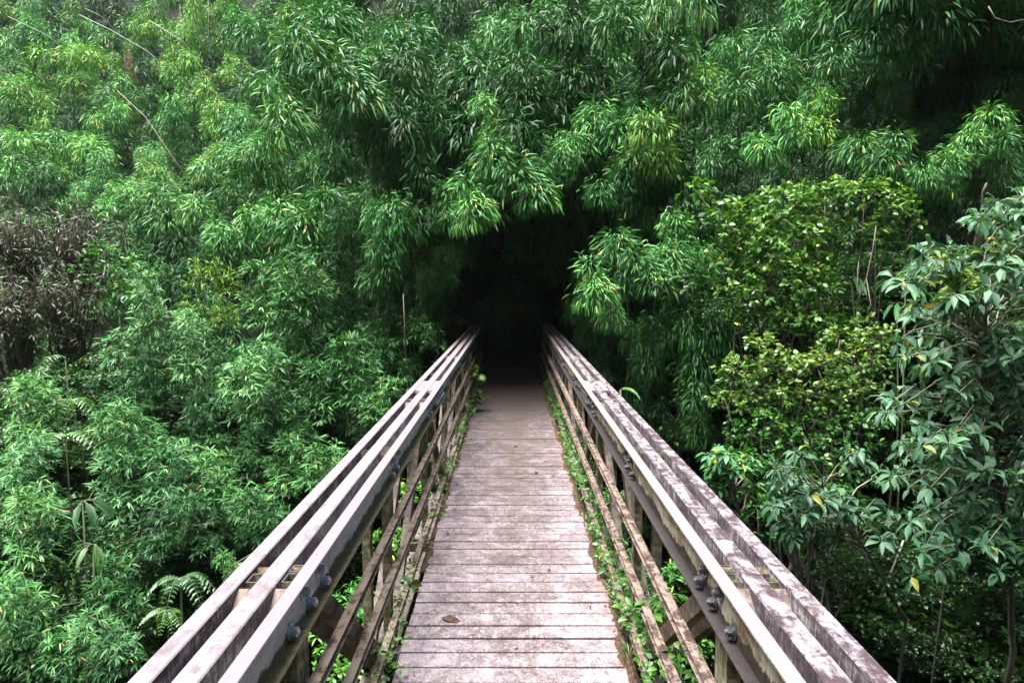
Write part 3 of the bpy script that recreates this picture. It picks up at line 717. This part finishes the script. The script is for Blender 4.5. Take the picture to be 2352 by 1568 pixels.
# ------------------------------------------------------------------ leafy shrubs and trees at the right
def twig_leaves(Lv, c, ax, k, L, wr, tone, droop=.7, folded=False, spread=.14, dead=.01, shape=(.32, 1., .68, .8), roll=.5, cone=(.0, .9)):
    ax = ax/np.linalg.norm(ax); v = nrm(rng.normal(0, 1, (k, 3))); v = nrm(v-(v@ax)[:, None]*ax)
    d = nrm(v + ax*rng.uniform(*cone, (k, 1))); ll = L*rng.uniform(.65, 1.15, k)
    Lv.add(np.repeat(np.array(c)[None], k, 0) + ax*rng.uniform(-.3, .1, (k, 1))*L + v*.01, d, ll, ll*wr*rng.uniform(.85, 1.15, k), droop=rng.uniform(.5, 1.3, k)*droop,
           lv=lvals(k, tone, spread, dead), roll=roll, folded=folded, shape=shape)
def wob_line(a, b, k=6, amp=.06):
    a, b = np.array(a, float), np.array(b, float); L_ = np.linalg.norm(b-a); out = []
    off = rng.normal(0, amp*L_, (k+1, 3)); off[0] = 0; off[-1] = 0
    for i in range(k+1): out.append(a+(b-a)*i/k + off[i]*.5)
    return out
def oval_shrub(name, label, base, lobes, mat, L, wr, dens, tone, tint=(1, 1, 1), cat='shrub', twigmat='bark', group=None, folded=False, droop=.5, nleaf=7, trunkr=.035):
    root = empty(name, base); tag(root, label, cat, group); b = np.array(base, float)
    Lv = Leaves(); tb = MB(); cs = [P(x, y, d) for x, y, d, rx, ry in lobes]
    crown_c = np.mean(cs, 0); fork = b*.45+crown_c*.55; fork[2] = b[2]*.35+min(c[2] for c in cs)*.65
    tb.tube([q-b for q in wob_line(b, fork, 6, .05)], np.linspace(trunkr, trunkr*.7, 7), 7)
    for (x, y, d, rx, ry), c in zip(lobes, cs):
        rx_, rz_ = rx*d/F, ry*d/F; ry_ = (rx_+rz_)*.5
        tb.tube([q-b for q in wob_line(fork, c, 5, .09)], np.linspace(trunkr*.5, trunkr*.14, 6), 5)
        n = int(dens*2.9*(rx_*rz_+rx_*ry_+ry_*rz_)); u = sphere_dirs(n, -.65)
        for i in range(n):
            q = rng.uniform(.55, 1.08) if rng.random() < .85 else rng.uniform(1.05, 1.4)
            pt = c + u[i]*q*np.array([rx_, ry_, rz_])
            if i % 9 == 0: tb.tube([q2-b for q2 in wob_line(c+(pt-c)*.25, pt, 3, .08)], [trunkr*.14, trunkr*.11, trunkr*.09, trunkr*.05], 4)
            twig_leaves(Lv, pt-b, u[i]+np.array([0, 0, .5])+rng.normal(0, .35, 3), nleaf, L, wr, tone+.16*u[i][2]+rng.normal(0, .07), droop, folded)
    mobj('trunk', tb.mesh('trunk', M[twigmat], True), root)
    cr = mobj('crown', Lv.mesh('crown', M[mat]), root); cr.color = (*tint, 1); return root
def gz(x, y): return float(ground(x, y))-.1
UP = [(1605,445,7.9,34,34),(1650,500,7.9,62,42),(1720,500,7.8,70,50),(1800,475,7.8,85,48),(1895,450,7.7,85,42),(1985,455,7.7,80,42),(2060,490,7.7,52,44),
      (1700,560,7.7,70,50),(1790,560,7.6,95,66),(1885,535,7.7,80,45),(1775,655,7.5,92,78),(1715,700,7.5,48,52),(1860,640,7.6,62,70),(1650,610,7.8,38,34),
      (1835,730,7.5,82,42),(2010,530,7.7,48,36),(2095,530,7.7,24,20),(1930,750,7.5,60,34)]
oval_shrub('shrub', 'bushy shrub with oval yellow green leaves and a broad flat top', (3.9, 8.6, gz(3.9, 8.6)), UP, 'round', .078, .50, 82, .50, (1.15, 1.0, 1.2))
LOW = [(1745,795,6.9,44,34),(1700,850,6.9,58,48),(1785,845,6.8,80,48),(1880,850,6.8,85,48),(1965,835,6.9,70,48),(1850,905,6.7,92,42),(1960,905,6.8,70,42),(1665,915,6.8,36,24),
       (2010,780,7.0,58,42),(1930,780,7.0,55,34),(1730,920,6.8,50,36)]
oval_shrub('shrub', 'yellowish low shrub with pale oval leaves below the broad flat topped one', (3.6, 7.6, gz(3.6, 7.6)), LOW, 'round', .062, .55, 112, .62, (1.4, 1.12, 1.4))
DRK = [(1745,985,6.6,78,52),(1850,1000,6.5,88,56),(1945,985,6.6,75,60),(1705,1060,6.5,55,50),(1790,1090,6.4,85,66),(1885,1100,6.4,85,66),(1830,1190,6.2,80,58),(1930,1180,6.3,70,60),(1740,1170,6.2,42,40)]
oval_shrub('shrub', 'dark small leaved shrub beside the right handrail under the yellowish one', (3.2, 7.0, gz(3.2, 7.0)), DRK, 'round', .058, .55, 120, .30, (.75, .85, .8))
oval_shrub('shrub', 'pale green small leaved shrub at left beside the dry purple thicket', (-7.6, 12.6, gz(-7.6, 12.6)),
           [(235,590,12.5,50,34),(290,620,12.3,42,36),(215,640,12.4,44,36),(280,680,12.3,40,40)], 'round', .10, .42, 36, .5, (1.1, 1.35, 1.9))

def broad_tree(label, trunk, clusters, L=.13, wr=.36, tone=.42, tint=(1, 1, 1), r0=.03, k=(6, 10), name='broad_leaved_tree', cat='tree', dead=.012):
    tp = [np.array(q) for q in trunk]; root = empty(name, tuple(tp[0])); tag(root, label, cat); b = tp[0]
    Lv = Leaves(); tb = MB(); dense = []
    for i in range(len(tp)-1):
        for t in np.linspace(0, 1, 8)[:-1]: dense.append(tp[i]*(1-t)+tp[i+1]*t)
    dense.append(tp[-1]); dense = np.array(dense)
    tb.tube([q-b + rng.normal(0, .006, 3) for q in dense], np.linspace(r0, r0*.25, len(dense)), 7)
    bt = MB()
    for c in clusters:
        c = np.array(c); dd = np.linalg.norm(dense-c, axis=1) + np.maximum(0, dense[:, 2]-c[2]+.25)*1.5
        s_ = dense[int(np.argmin(dd))]; ln = wob_line(s_, c, 5, .06)
        ln = [q+np.array([0, 0, .12*math.sin(math.pi*i/5)*np.linalg.norm(c-s_)]) for i, q in enumerate(ln)]
        bt.tube([q-b for q in ln], np.linspace(.008, .0028, 6), 5)
        ax = (ln[-1]-ln[-2]); ax = ax/np.linalg.norm(ax)
        tw = tone+rng.normal(0, .1)
        twig_leaves(Lv, c-b, ax*.6+np.array([0, 0, .45]), random.randint(*k), L, wr, tw, 1.0, True, .12, dead, (.36, 1., .72, .66), .45, (.0, .7))
        for q in (ln[3], ln[4], (ln[4]+ln[5])/2, (ln[3]+ln[4])/2):
            if rng.random() < .8: twig_leaves(Lv, q-b, ax+np.array([0, 0, .3]), 4, L*.95, wr, tw, 1.0, True, .12, dead, (.36, 1., .72, .66), .45, (.0, .8))
    t = mobj('trunk', tb.mesh('trunk', M['bark'], True), root); mobj('branches', bt.mesh('branches', M['twig'], True), t)
    cr = mobj('crown', Lv.mesh('crown', M['broad']), root); cr.color = (*tint, 1); return root
def pts_in(n, box, d0, d1, keep=None):
    out = []
    while len(out) < n:
        x, y = random.uniform(box[0], box[2]), random.uniform(box[1], box[3])
        if keep is None or keep(x, y): out.append(P(x, y, random.uniform(d0, d1)))
    return out
random.seed(31)
def k1(x, y):
    left = 2210 if y < 560 else (2060 if y < 720 else (2035 if y < 1120 else 2040+(y-1120)*.3))
    return x > left + 30*math.sin(y*.045) and not (y < 520 and x < 2190)
broad_tree('tall broad leaved tree with grey green drooping leaves at the right edge',
           [(3.95, 6.2, gz(3.95, 6.2)), P(2330, 1500, 5.9), P(2290, 1000, 5.5), P(2262, 760, 5.3), P(2240, 560, 5.2), P(2262, 420, 5.1)],
           pts_in(185, (2000, 425, 2460, 1270), 4.5, 5.9, k1), tint=(1.25, 1.05, 1.2))
broad_tree('small broad leaved sapling leaning towards the right handrail over the dark shrub',
           [(3.2, 6.0, gz(3.2, 6.0)), P(2080, 1420, 5.9), P(1985, 1260, 5.7), P(1890, 1120, 5.6)],
           pts_in(44, (1770, 1010, 2080, 1240), 5.2, 5.9), tint=(.95, .9, 1.0), tone=.38, r0=.018)
broad_tree('broad leaved seedling with a few orange leaves just outside the right handrail',
           [(2.3, 5.7, gz(2.3, 5.7)), P(1735, 1300, 5.7), P(1700, 1180, 5.6), P(1672, 1090, 5.6)],
           pts_in(13, (1615, 1035, 1760, 1170), 5.4, 5.8), tint=(1, 1.05, .9), tone=.45, r0=.014, L=.13, dead=.06)
broad_tree('low broad leaved branch hanging by the pale dead stick at lower right',
           [(4.3, 5.6, gz(4.3, 5.6)), P(2400, 1480, 5.4), P(2300, 1330, 5.2)],
           pts_in(34, (2090, 1180, 2420, 1330), 4.7, 5.4), tint=(.9, .95, .95), tone=.4, r0=.016)
broad_tree('bright yellow green young shoot in front of the broad leaved tree',
           [(3.5, 6.0, gz(3.5, 6.0)), P(2230, 900, 5.7), P(2222, 700, 5.0)],
           pts_in(12, (2150, 590, 2270, 680), 4.8, 5.1), tint=(3.2, 2.1, .9), tone=.62, r0=.010, L=.12, wr=.30, name='young_shoot', cat='sapling')

# ------------------------------------------------------------------ undergrowth on the banks
def patch(L, wr, n, mat, tone, flat=.45, k=6):
    Lv = Leaves()
    for i in range(n):
        u = sphere_dirs(1, 0)[0]; c = u*rng.uniform(.4, 1)*np.array([1, 1, flat])*.7
        twig_leaves(Lv, c, u*.5+np.array([0, 0, .8]), k, L, wr, tone+rng.normal(0, .1), .6)
    return Lv.mesh('undergrowth', M[mat])
UG = [patch(.075, .5, 170, 'round', .34), patch(.10, .42, 120, 'round', .40), patch(.13, .2, 120, 'fine', .4, k=7), patch(.06, .55, 220, 'round', .3)]
random.seed(41); pts = []
for i in range(1500):
    s_ = random.choice((-1, 1)); x = s_*random.uniform(.9, 15); y = random.uniform(3.5, 17)
    pts.append((x, y, gz(x, y)+.2, random.uniform(.55, 1.05), random.uniform(0, 6.28), random.uniform(.7, 1.3)))
scatter('undergrowth', pts, 'shade tinted small leaved ground cover on the gully banks below the bridge', 'undergrowth', UG, (.42, .46, .46))  # tint darkens these leaves in place of shade on the banks
# small plants low outside the left truss, seen between the guard bars
random.seed(43)
pts = []
for i in range(420):
    px, py = random.uniform(1560, 2480), random.uniform(600, 1560)
    if abs(px-1176) < (py-649)*.95+60: continue
    p = P(px, py, random.uniform(8.8, 10.5)-.0018*max(0, py-1000))
    if p[2] < gz(p[0], p[1]): continue
    pts.append((*p, random.uniform(.6, 1.0), random.uniform(0, 6.28), 1))
scatter('undergrowth', pts, 'shaded leafy tangle behind the shrubs at right', 'undergrowth', UG[:2]+[UG[3]], (.45, .5, .5))  # darkened tint stands for the shade behind the shrubs
pts = []
for i in range(300):
    px, py = random.uniform(-120, 700), random.uniform(800, 1560)
    if abs(px-1176) < (py-649)*1.0+40: continue
    p = P(px, py, depth_at(px, py)*1.12+1.0)
    if p[2] < gz(p[0], p[1]): continue
    pts.append((*p, random.uniform(.6, 1.0), random.uniform(0, 6.28), 1))
scatter('undergrowth', pts, 'shaded leafy tangle behind the clumps at lower left', 'undergrowth', UG, (.55, .6, .6))  # tint lowered to paint shade behind the clumps
pts = []
for i in range(170):
    px, py = random.uniform(1700, 2460), random.uniform(1270, 1620)
    if px-1176 < (py-649)*.97+50: continue
    p = P(px, py, random.uniform(6.2, 8.2))
    if p[2] > gz(p[0], p[1]): pts.append((*p, random.uniform(.45, .8), random.uniform(0, 6.28), 1))
scatter('undergrowth', pts, 'shade tinted small leaved ground cover in the lower right corner', 'undergrowth', UG[:2]+[UG[3]], (.30, .34, .33))  # leaves tinted very dark to paint the shade in this corner
k = 0
for x, y, z, sc in [(-1.25,3.2,-1.0,.5),(-1.0,4.3,-.55,.4),(-1.35,5.4,-.8,.55),(-1.1,6.6,-.7,.5),(-1.3,8.0,-.6,.5),(-1.05,9.6,-.5,.45),(1.2,3.4,-1.0,.45),(1.15,4.9,-.8,.5),(1.3,6.4,-.9,.5),(1.2,8.2,-.8,.5)]:
    g0 = gz(x, y); root = empty('climbing_plant', (x, y, g0))
    sd_ = 'left' if x < 0 else 'right'
    tag(root, '%s leafy climber seen between the guard bars beneath the %s truss' % (('nearest', 'second nearest', 'third nearest', 'fourth nearest', 'fifth nearest', 'farthest')[k] if x < 0 else ('nearest', 'second nearest', 'third nearest', 'farthest')[k-6], sd_), 'climber', 'climbers beneath the %s truss' % sd_)
    mobj('stem', (lambda m_: (m_.tube(wob_line((0, 0, 0), (0, 0, z-g0), 6, .03), np.linspace(.012, .004, 7), 5), m_)[1])(MB()).mesh('stem', M['bark'], True), root)
    f = mobj('foliage', UG[k % 3], root, (0, 0, z-g0)); f.scale = (sc, sc*1.3, sc*1.5); f.rotation_euler = (0, 0, k*1.3); f.color = (1.7, 1.5, 1.2, 1); k += 1

# ------------------------------------------------------------------ dry purple thicket at left
def dry_shrub(px, py, d, w_, h_, label, tone, n=34):
    c = P(px, py, d); hw, hh = w_*d/F, h_*d/F; bx, by = c[0], c[1]; g0 = min(gz(bx, by), c[2]-hh); root = empty('dry_shrub', (bx, by, g0)); tag(root, label, 'shrub')
    tb = MB(); Lv = Leaves(); b = np.array([bx, by, g0])
    for i in range(n):
        x0 = rng.uniform(-.7, .7)*hw; top = np.array([x0+rng.normal(0, .25)*hw, rng.uniform(-.8, .8)*hw, c[2]-g0+hh*rng.uniform(.2, 1.0)])
        bot = np.array([x0*.6, top[1]*.4, max(0, c[2]-g0-hh*2.0)])
        ln = wob_line(bot, top, 7, .035); tb.tube(ln, np.linspace(.022, .006, 8), 5)
        for j in range(11):
            q = ln[random.randint(3, 7)] + rng.normal(0, .10, 3); t2 = q+rng.normal(0, .16, 3)+np.array([0, 0, .12]); tb.tube([q, (q+t2)/2, t2], [.006, .005, .003], 4)
            twig_leaves(Lv, t2, t2-q+np.array([0, 0, .08]), 3, .14, .18, tone+.12+rng.normal(0, .2), .7, spread=.28)
    mobj('stems', tb.mesh('stems', M['purple_stem'], True), root)
    f = mobj('foliage', Lv.mesh('foliage', M['dry']), root); return root
dry_shrub(50, 570, 12.5, 85, 75, 'dry purplish shrub at the left edge with grey narrow leaves', .35, 40)
dry_shrub(170, 560, 12.8, 80, 60, 'dry purple brown shrub right of the one at the left edge', .3, 36)
dry_shrub(40, 730, 11.8, 80, 80, 'dark brown stemmed shrub lower at the left edge', .45, 34)
dry_shrub(165, 710, 12.0, 70, 85, 'brown stemmed shrub with hanging dead leaves left of the tall whitish spire', .5, 32)

# ------------------------------------------------------------------ bare culms
def bare(label, pts_, r, mat='bare', name='bare_culm'):
    w_ = [P(*q) for q in pts_]; e = w_[-1]+(w_[-1]-w_[-2])*.9+np.array([0, 1.0, -.5]); b = e.copy()
    root = empty(name, tuple(b)); tag(root, label, 'bamboo culm'); w_.append(e)
    m_ = MB(); m_.tube([q-b for q in w_], np.linspace(r*.5, r, len(w_)), 5); mobj('culm', m_.mesh('culm', M[mat], True), root)
bare('bleached bare culm slanting across the top left corner', [(18,38,33),(60,58,33),(108,81,33)], .018)
bare('longest bleached bare culm slanting above the reddish dead plume', [(182,34,30),(255,70,30),(338,118,30)], .022)
bare('short bleached culm above the longest slanting one', [(196,20,31),(231,37,31)], .014)
bare('bleached culm slanting into the tall narrow yellow green column', [(346,49,28),(385,74,28),(421,97,28)], .018)
bare('thin upright grey culm in the tall narrow yellow green column', [(413,10,27),(415,60,27),(416,128,27)], .013, 'twig')
bare('thin upright grey culm right of the tall narrow yellow green column', [(478,0,27),(479,60,27),(482,118,27)], .013, 'twig')
bare('thin dark culm bending down across the middle of the left hillside', [(270,209,21),(335,270,20.5),(392,355,20)], .016, 'twig')
bare('thin tan dead culm standing upright left of the far end of the left handrail', [(926,675,9.2),(929,740,9.2),(931,810,9.2)], .006, 'twig')
bare('thin dead stick left of the longest handrail end slanting in the bamboo', [(905,158,12.2),(935,170,12.2),(975,195,12.2)], .012, 'twig')
def stick(label, paths, r, mat='twig'):
    a = P(*paths[0][0]); root = empty('dead_branch', tuple(a)); tag(root, label, 'branch'); m_ = MB()
    for i, pa in enumerate(paths): m_.tube([P(*q)-a for q in pa], np.linspace(r, r*.5, len(pa))*(1 if i == 0 else .6), 5)
    mobj('branch', m_.mesh('branch', M[mat], True), root)
stick('bare grey branches crossing in the dark gap right of the broad flat topped shrub', [[(1962,712,7.4),(1990,640,7.4),(2005,570,7.4),(2012,520,7.4)], [(1975,720,7.3),(1968,660,7.3),(1972,600,7.3)], [(1990,640,7.4),(2000,700,7.3),(1985,735,7.3)]], .007)
stick('pale dead stick lying on the dark bank at lower right', [[(2010,1395,6.8),(2035,1345,6.8),(2052,1300,6.8),(2075,1240,6.8)], [(2035,1345,6.8),(2020,1320,6.8)]], .018, 'bare')
stick('bare hooked twig in the black gap near the top right corner', [[(2270,15,9.0),(2285,42,9.0),(2320,52,9.0),(2370,42,9.0)]], .010)
stick('thin pale twig reaching left out of the broad leaved tree', [[(2300,790,5.0),(2230,735,4.9),(2160,742,4.9),(2085,762,4.9)], [(2230,735,4.9),(2200,700,4.9),(2215,660,4.9)]], .007)

# ------------------------------------------------------------------ ferns, gingers, sapling, big leaved bamboo sprigs
def frond_plant(name, cat, label, px, py, d, n, Lf, leaf, wr, kind, mat='weed', tint=(1, 1, 1), az0=0, azr=math.pi, rise=.9, tone=.5):
    c = P(px, py, d); g0 = min(gz(c[0], c[1]), c[2]-.4); b = np.array([c[0], c[1], g0]); root = empty(name, tuple(b)); tag(root, label, cat)
    Lv = Leaves(); tb = MB(); top = c-b; tb.tube(wob_line((0, 0, 0), top, 6, .02), np.linspace(.016, .008, 7), 5)
    for i in range(n):
        a = az0+random.uniform(-azr, azr); h = np.array([math.cos(a), math.sin(a), 0]); L_ = Lf*random.uniform(.75, 1.1); pl = []
        for t in np.linspace(0, 1, 13): pl.append(top + h*L_*t + np.array([0, 0, L_*(rise*t-(rise+.45)*t*t)]))
        tb.tube(pl[::2], np.linspace(.006, .002, 7), 4)
        sdv = np.cross(h, [0, 0, 1.]); pl = np.array(pl); dr = nrm(np.gradient(pl, axis=0))
        if kind == 'pinnate':
            rows = range(1, 13)
            for j in rows:
                q = leaf*(math.sin(math.pi*(j/13)**.7)*.9+.15)
                for sg in (-1, 1):
                    Lv.add(pl[j][None], (sdv*sg+dr[j]*.35+np.array([0, 0, .05]))[None], q, q*wr, .5, lv=np.array([np.clip(tone+rng.normal(0, .08), 0, .9)]), roll=.15, shape=(.32, 1., .7, .85), folded=True)
        else:
            Lv.add(pl[4][None], dr[5][None], leaf, leaf*wr, 1.0, lv=np.array([tone+rng.normal(0, .08)]), roll=.2, folded=True, shape=(.3, 1, .7, .85))
    mobj('stem', tb.mesh('stem', M['culm'], True), root); f = mobj('fronds' if kind == 'pinnate' else 'leaves', Lv.mesh('fronds', M[mat]), root); f.color = (*tint, 1)
random.seed(51)
frond_plant('fern', 'fern', 'yellow green fern frond hanging in the shade below the dry purple thicket', 150, 825, 10, 3, .55, .10, .3, 'pinnate', az0=-1.2, azr=.9)
frond_plant('fern', 'fern', 'fern with several light fronds at left beside the light halfway clump', 165, 925, 9, 5, .55, .10, .3, 'pinnate', az0=-1.4, azr=1.0)
frond_plant('fern', 'fern', 'pale fern above the drooping broad ginger leaves at lower left', 150, 1005, 8.2, 6, .6, .12, .3, 'pinnate', az0=-1.4, azr=1.2, tint=(1, 1.1, 1))
frond_plant('ginger_plant', 'ginger', 'ginger plant with broad hanging grey green leaves at lower left', 190, 1150, 7, 5, .26, .30, .26, 'broad', 'broad', (.42, .55, .36), az0=-.6, azr=1.1, rise=.3)
frond_plant('ginger_plant', 'ginger', 'ginger plant with yellow green arching leaves below the grey green one', 215, 1250, 6.6, 6, .24, .26, .2, 'broad', 'weed', (.55, .6, .5), az0=-1.9, azr=1.2, rise=.6)
frond_plant('sapling', 'sapling', 'pinnate leaved sapling with paired light green leaflets left of the nearest handrail', 415, 1330, 5.0, 8, .30, .065, .42, 'pinnate', 'weed', (.42, .58, .9), az0=-1.6, azr=1.6, rise=.9)
frond_plant('sapling', 'sapling', 'yellow green sapling with soft leaflets under the pinnate leaved one', 385, 1400, 4.8, 6, .2, .055, .5, 'pinnate', 'weed', (.7, .75, .6), az0=-1.6, azr=1.4, rise=.6)
frond_plant('bamboo_sprig', 'bamboo sprig', 'sprig of large bamboo leaves in the dark gap left of the crossing bare branches', 1955, 640, 7.9, 7, .16, .34, .16, 'broad', 'fine', az0=-1.6, azr=2.2)
frond_plant('bamboo_sprig', 'bamboo sprig', 'sprig of large bamboo leaves in the dark gap right of the crossing bare branches', 2080, 655, 7.6, 8, .18, .34, .16, 'broad', 'fine', az0=-1.6, azr=2.2)
frond_plant('bamboo_sprig', 'bamboo sprig', 'second sprig of large leaves below the gap right of the crossing bare branches', 2060, 700, 7.8, 7, .16, .30, .16, 'broad', 'fine', az0=-1.6, azr=2.2)
frond_plant('sapling', 'sapling', 'light green leaf spray poking out beside the middle of the right handrail', 1425, 895, 7.0, 2, .2, .075, .4, 'pinnate', 'weed', (1.1, 1.2, 1), az0=.1, azr=.3, rise=.7)
frond_plant('weed', 'weed', 'arching leafy shoot at the far right end of the deck', 1278, 870, 11.5, 6, .3, .26, .13, 'broad', 'weed', (1, 1.1, 1), az0=-2.4, azr=1.2, rise=.6)

# vine on the far left guard bars
def vine(label, pxs, d, n, L, tint=(1.3, 1.15, .7)):
    a = P(pxs[-1][0], pxs[-1][1], d); root = empty('vine', tuple(a)); tag(root, label, 'vine'); tb = MB(); Lv = Leaves()
    ln = [P(x, y, d)-a for x, y in pxs]; tb.tube(ln, .006, 5)
    for i in range(n):
        t = random.uniform(0, len(ln)-1.001); j = int(t); q = ln[j]*(1-t+j)+ln[j+1]*(t-j)+rng.normal(0, .035, 3)
        Lv.add(q[None], (rng.normal(0, 1, 3)*np.array([1, .6, .5])+np.array([.2, -.6, .2]))[None], L, L*.72, .6, lv=np.array([rng.uniform(.4, .9)]), roll=.4, shape=(.35, 1, .75, .7), folded=True)
    mobj('stem', tb.mesh('stem', M['bark'], True), root); f = mobj('leaves', Lv.mesh('leaves', M['weed']), root); f.color = (*tint, 1)
vine('yellow green vine climbing the far end of the left guard bars', [(1096,850),(1092,875),(1098,900),(1090,930),(1085,965)], 10.3, 34, .14)
vine('small vine leaf tuft on the deck edge below the far left vine', [(1066,1010),(1062,1022),(1058,1035)], 8.3, 8, .10)

# ------------------------------------------------------------------ litter and weeds along the deck edges
def litter_strip(s_, x0, x1, ya, yb, h, label):
    m_ = MB(); ny = int((yb-ya)/.03); nx_ = 6
    for i in range(ny+1):
        y = ya+(yb-ya)*i/ny; far = min(1, max(0, (y-2)/9)); a = x0-.05*far+random.uniform(-.007, .007)+.014*math.sin(y*5.1)+.010*math.sin(y*13.7+1)+.007*math.sin(y*31)
        for j in range(nx_+1):
            t = j/nx_; x = a+(x1-a)*t
            z = -.022 + (h*math.sin(math.pi*min(1, t*1.15))**.8)*random.uniform(.55, 1.2)*(.6+.5*math.sin(y*2.3)**2)
            if j in (0, nx_): z = -.03
            m_.v.append((s_*x, y, z+.004))
    for i in range(ny):
        for j in range(nx_):
            q = i*(nx_+1)+j; f = (q, q+1, q+nx_+2, q+nx_+1); m_.f.append(f if s_ > 0 else f[::-1])
    o = m_.build('leaf_litter', M['litter']); tag(o, label, 'leaf litter', kind='stuff')
litter_strip(1, .575, .642, .8, 15.4, .035, 'reddish rotting litter along the right edge of the deck')
litter_strip(-1, .595, .638, 4.5, 15.4, .028, 'thin strip of rotting litter along the left edge of the deck')
Lv = Leaves(); random.seed(61)
for i in range(2600):
    right = random.random() < .8
    y = 1.6 + 12*random.random()**.9
    dens = .35 + .65*(.5+.5*math.sin(y*1.9+(0 if right else 2)))
    if random.random() > dens: continue
    x = random.uniform(.61, .80) if right else -random.uniform(.615, .70)
    h = random.uniform(.03, .26 if right else .12)*(1 if x > .66 or x < 0 else .6); c = np.array([x, y, h])
    kd = random.random()
    if kd < .55: twig_leaves(Lv, c, np.array([-.3 if right else .3, -.2, 1]), 6, random.uniform(.02, .048), .45, .5, .6, shape=(.35, 1, .72, .75))
    elif kd < .85: twig_leaves(Lv, c*np.array([1, 1, .3]), np.array([0, 0, 1.]), 7, random.uniform(.06, .13), .05, .55, .8, dead=.12, cone=(.8, 2.4))
    else: twig_leaves(Lv, c, np.array([0, -.3, 1]), 5, random.uniform(.04, .075), .5, .6, .7, True)
o = mobj('weeds', Lv.mesh('weeds', M['weed'])); o.color = (1, 1, 1, 1); tag(o, 'bright green weeds and grass growing along both edges of the deck', 'weeds', kind='stuff')
# individual plants among the near right guard bars
def deck_weed(label, x, y, z, n, L, wr, grass=False):
    root = empty('weed', (x, y, -.03)); tag(root, label, 'weed'); Lv = Leaves(); tb = MB()
    for i in range(n):
        t = np.array([rng.normal(0, .05), rng.normal(0, .09), z*rng.uniform(.4, 1)])
        if grass: Lv.add(np.zeros((1, 3)), (t+np.array([0, 0, .1]))[None], L*rng.uniform(.6, 1.1), L*wr, 1.1, lv=np.array([rng.uniform(.4, .8)]), roll=.5, folded=True)
        else:
            tb.tube(wob_line((0, 0, 0), t, 3, .08), [.003, .0025, .002, .0015], 4)
            twig_leaves(Lv, t, np.array([0, -.2, 1.]), 5, L, wr, .6, .7, True)
    if not grass: mobj('stem', tb.mesh('stem', M['culm'], True), root)
    f = mobj('leaves', Lv.mesh('leaves', M['weed']), root)
random.seed(71)
deck_weed('bushy green weed pushing up through the nearest right guard bars', .72, 2.75, .45, 9, .075, .5)
deck_weed('leafy weed leaning over the lowest right guard bar onto the deck', .655, 2.45, .30, 5, .07, .45)
deck_weed('long bladed grass standing outside the nearest right guard bars', .80, 2.15, .4, 9, .55, .045, True)
deck_weed('tuft of broad grass blades between the right posts in the foreground', .86, 2.5, .5, 7, .5, .06, True)
deck_weed('leafy weed behind the right guard bars next to the second post', .74, 3.4, .5, 9, .07, .5)
deck_weed('sparse twiggy weed at the left deck edge in the foreground', -.615, 2.45, .16, 6, .035, .5)
deck_weed('small weed at the left deck edge beside the second post', -.63, 3.3, .14, 6, .045, .5)

# ------------------------------------------------------------------ fallen leaves on the planks
random.seed(81)
for px, py, L, a, lab in [(1012,1418,.15,-.3,'long brown curled leaf at the left of the nearest planks'), (1215,1323,.055,.5,'small dark curled leaf near the middle of the deck'),
                          (1228,1087,.10,1.2,'dark fallen leaf at the right of the deck in the middle distance'), (1286,1092,.11,2.9,'dark fallen leaf right of its lookalike in the middle distance'),
                          (1395,1130,.07,2.0,'small dead leaf close to the right deck edge'), (1020,1225,.06,.8,'tiny dead leaf near the left deck edge'),
                          (1245,1060,.09,.2,'dark leaf a little beyond the pair in the middle distance'), (1180,1025,.09,1.0,'dark leaf on the muddy far part of the deck')]:
    zc = 1; c = P(px, py, 1.0); v = c-np.array([0, 0, CAM_H]); g = np.array([0, 0, CAM_H])+v*((CAM_H-.012)/-v[2])
    Lv = Leaves(); Lv.add(np.zeros((1, 3)), np.array([[math.cos(a), math.sin(a), .25]]), L, L*.3, .6, lv=np.array([.15]), roll=.25, folded=True)
    o = mobj('fallen_leaf', Lv.mesh('fallen_leaf', M['litter']), None, tuple(g)); tag(o, lab, 'leaf')

# crumbs of dead leaf trodden over the deck
random.seed(83); Lv = Leaves()
for i in range(900):
    y = random.uniform(1.2, 15.2); 
    if random.random() > .35+.05*y: continue
    x = np.clip(rng.normal(0, .27), -.57, .57) if random.random() < .6 else random.choice((-1, 1))*random.uniform(.40, .58)
    if .5+.5*math.sin(x*7+y*2.3)*math.cos(y*3.1-x*4) < random.random()*.8: continue
    a = random.uniform(0, 6.28); L = random.uniform(.012, .05)
    Lv.add(np.array([[x, y, .006]]), np.array([[math.cos(a), math.sin(a), random.uniform(0, .25)]]), L, L*random.uniform(.12, .4), .5, lv=np.array([.2]), roll=.3, folded=True)
o = mobj('leaf_litter', Lv.mesh('leaf_litter', M['litter'])); tag(o, 'brown crumbs of dead leaf trodden over the planks', 'leaf litter', kind='stuff')

# ------------------------------------------------------------------ the damp air of the valley
m_ = MB(); m_.box(-132, 132, -62, 152, -9, 150)
n = NT('valley_air'); n.t.nodes.remove(n.b); v = n.n('ShaderNodeVolumePrincipled'); v.inputs['Color'].default_value = (.92, .95, 1, 1); v.inputs['Density'].default_value = .0002
n.l(v.outputs[0], n.out.inputs['Volume'])
tag(m_.build('haze', n.m), 'thin pale mist over the far hillside', 'haze', kind='stuff')
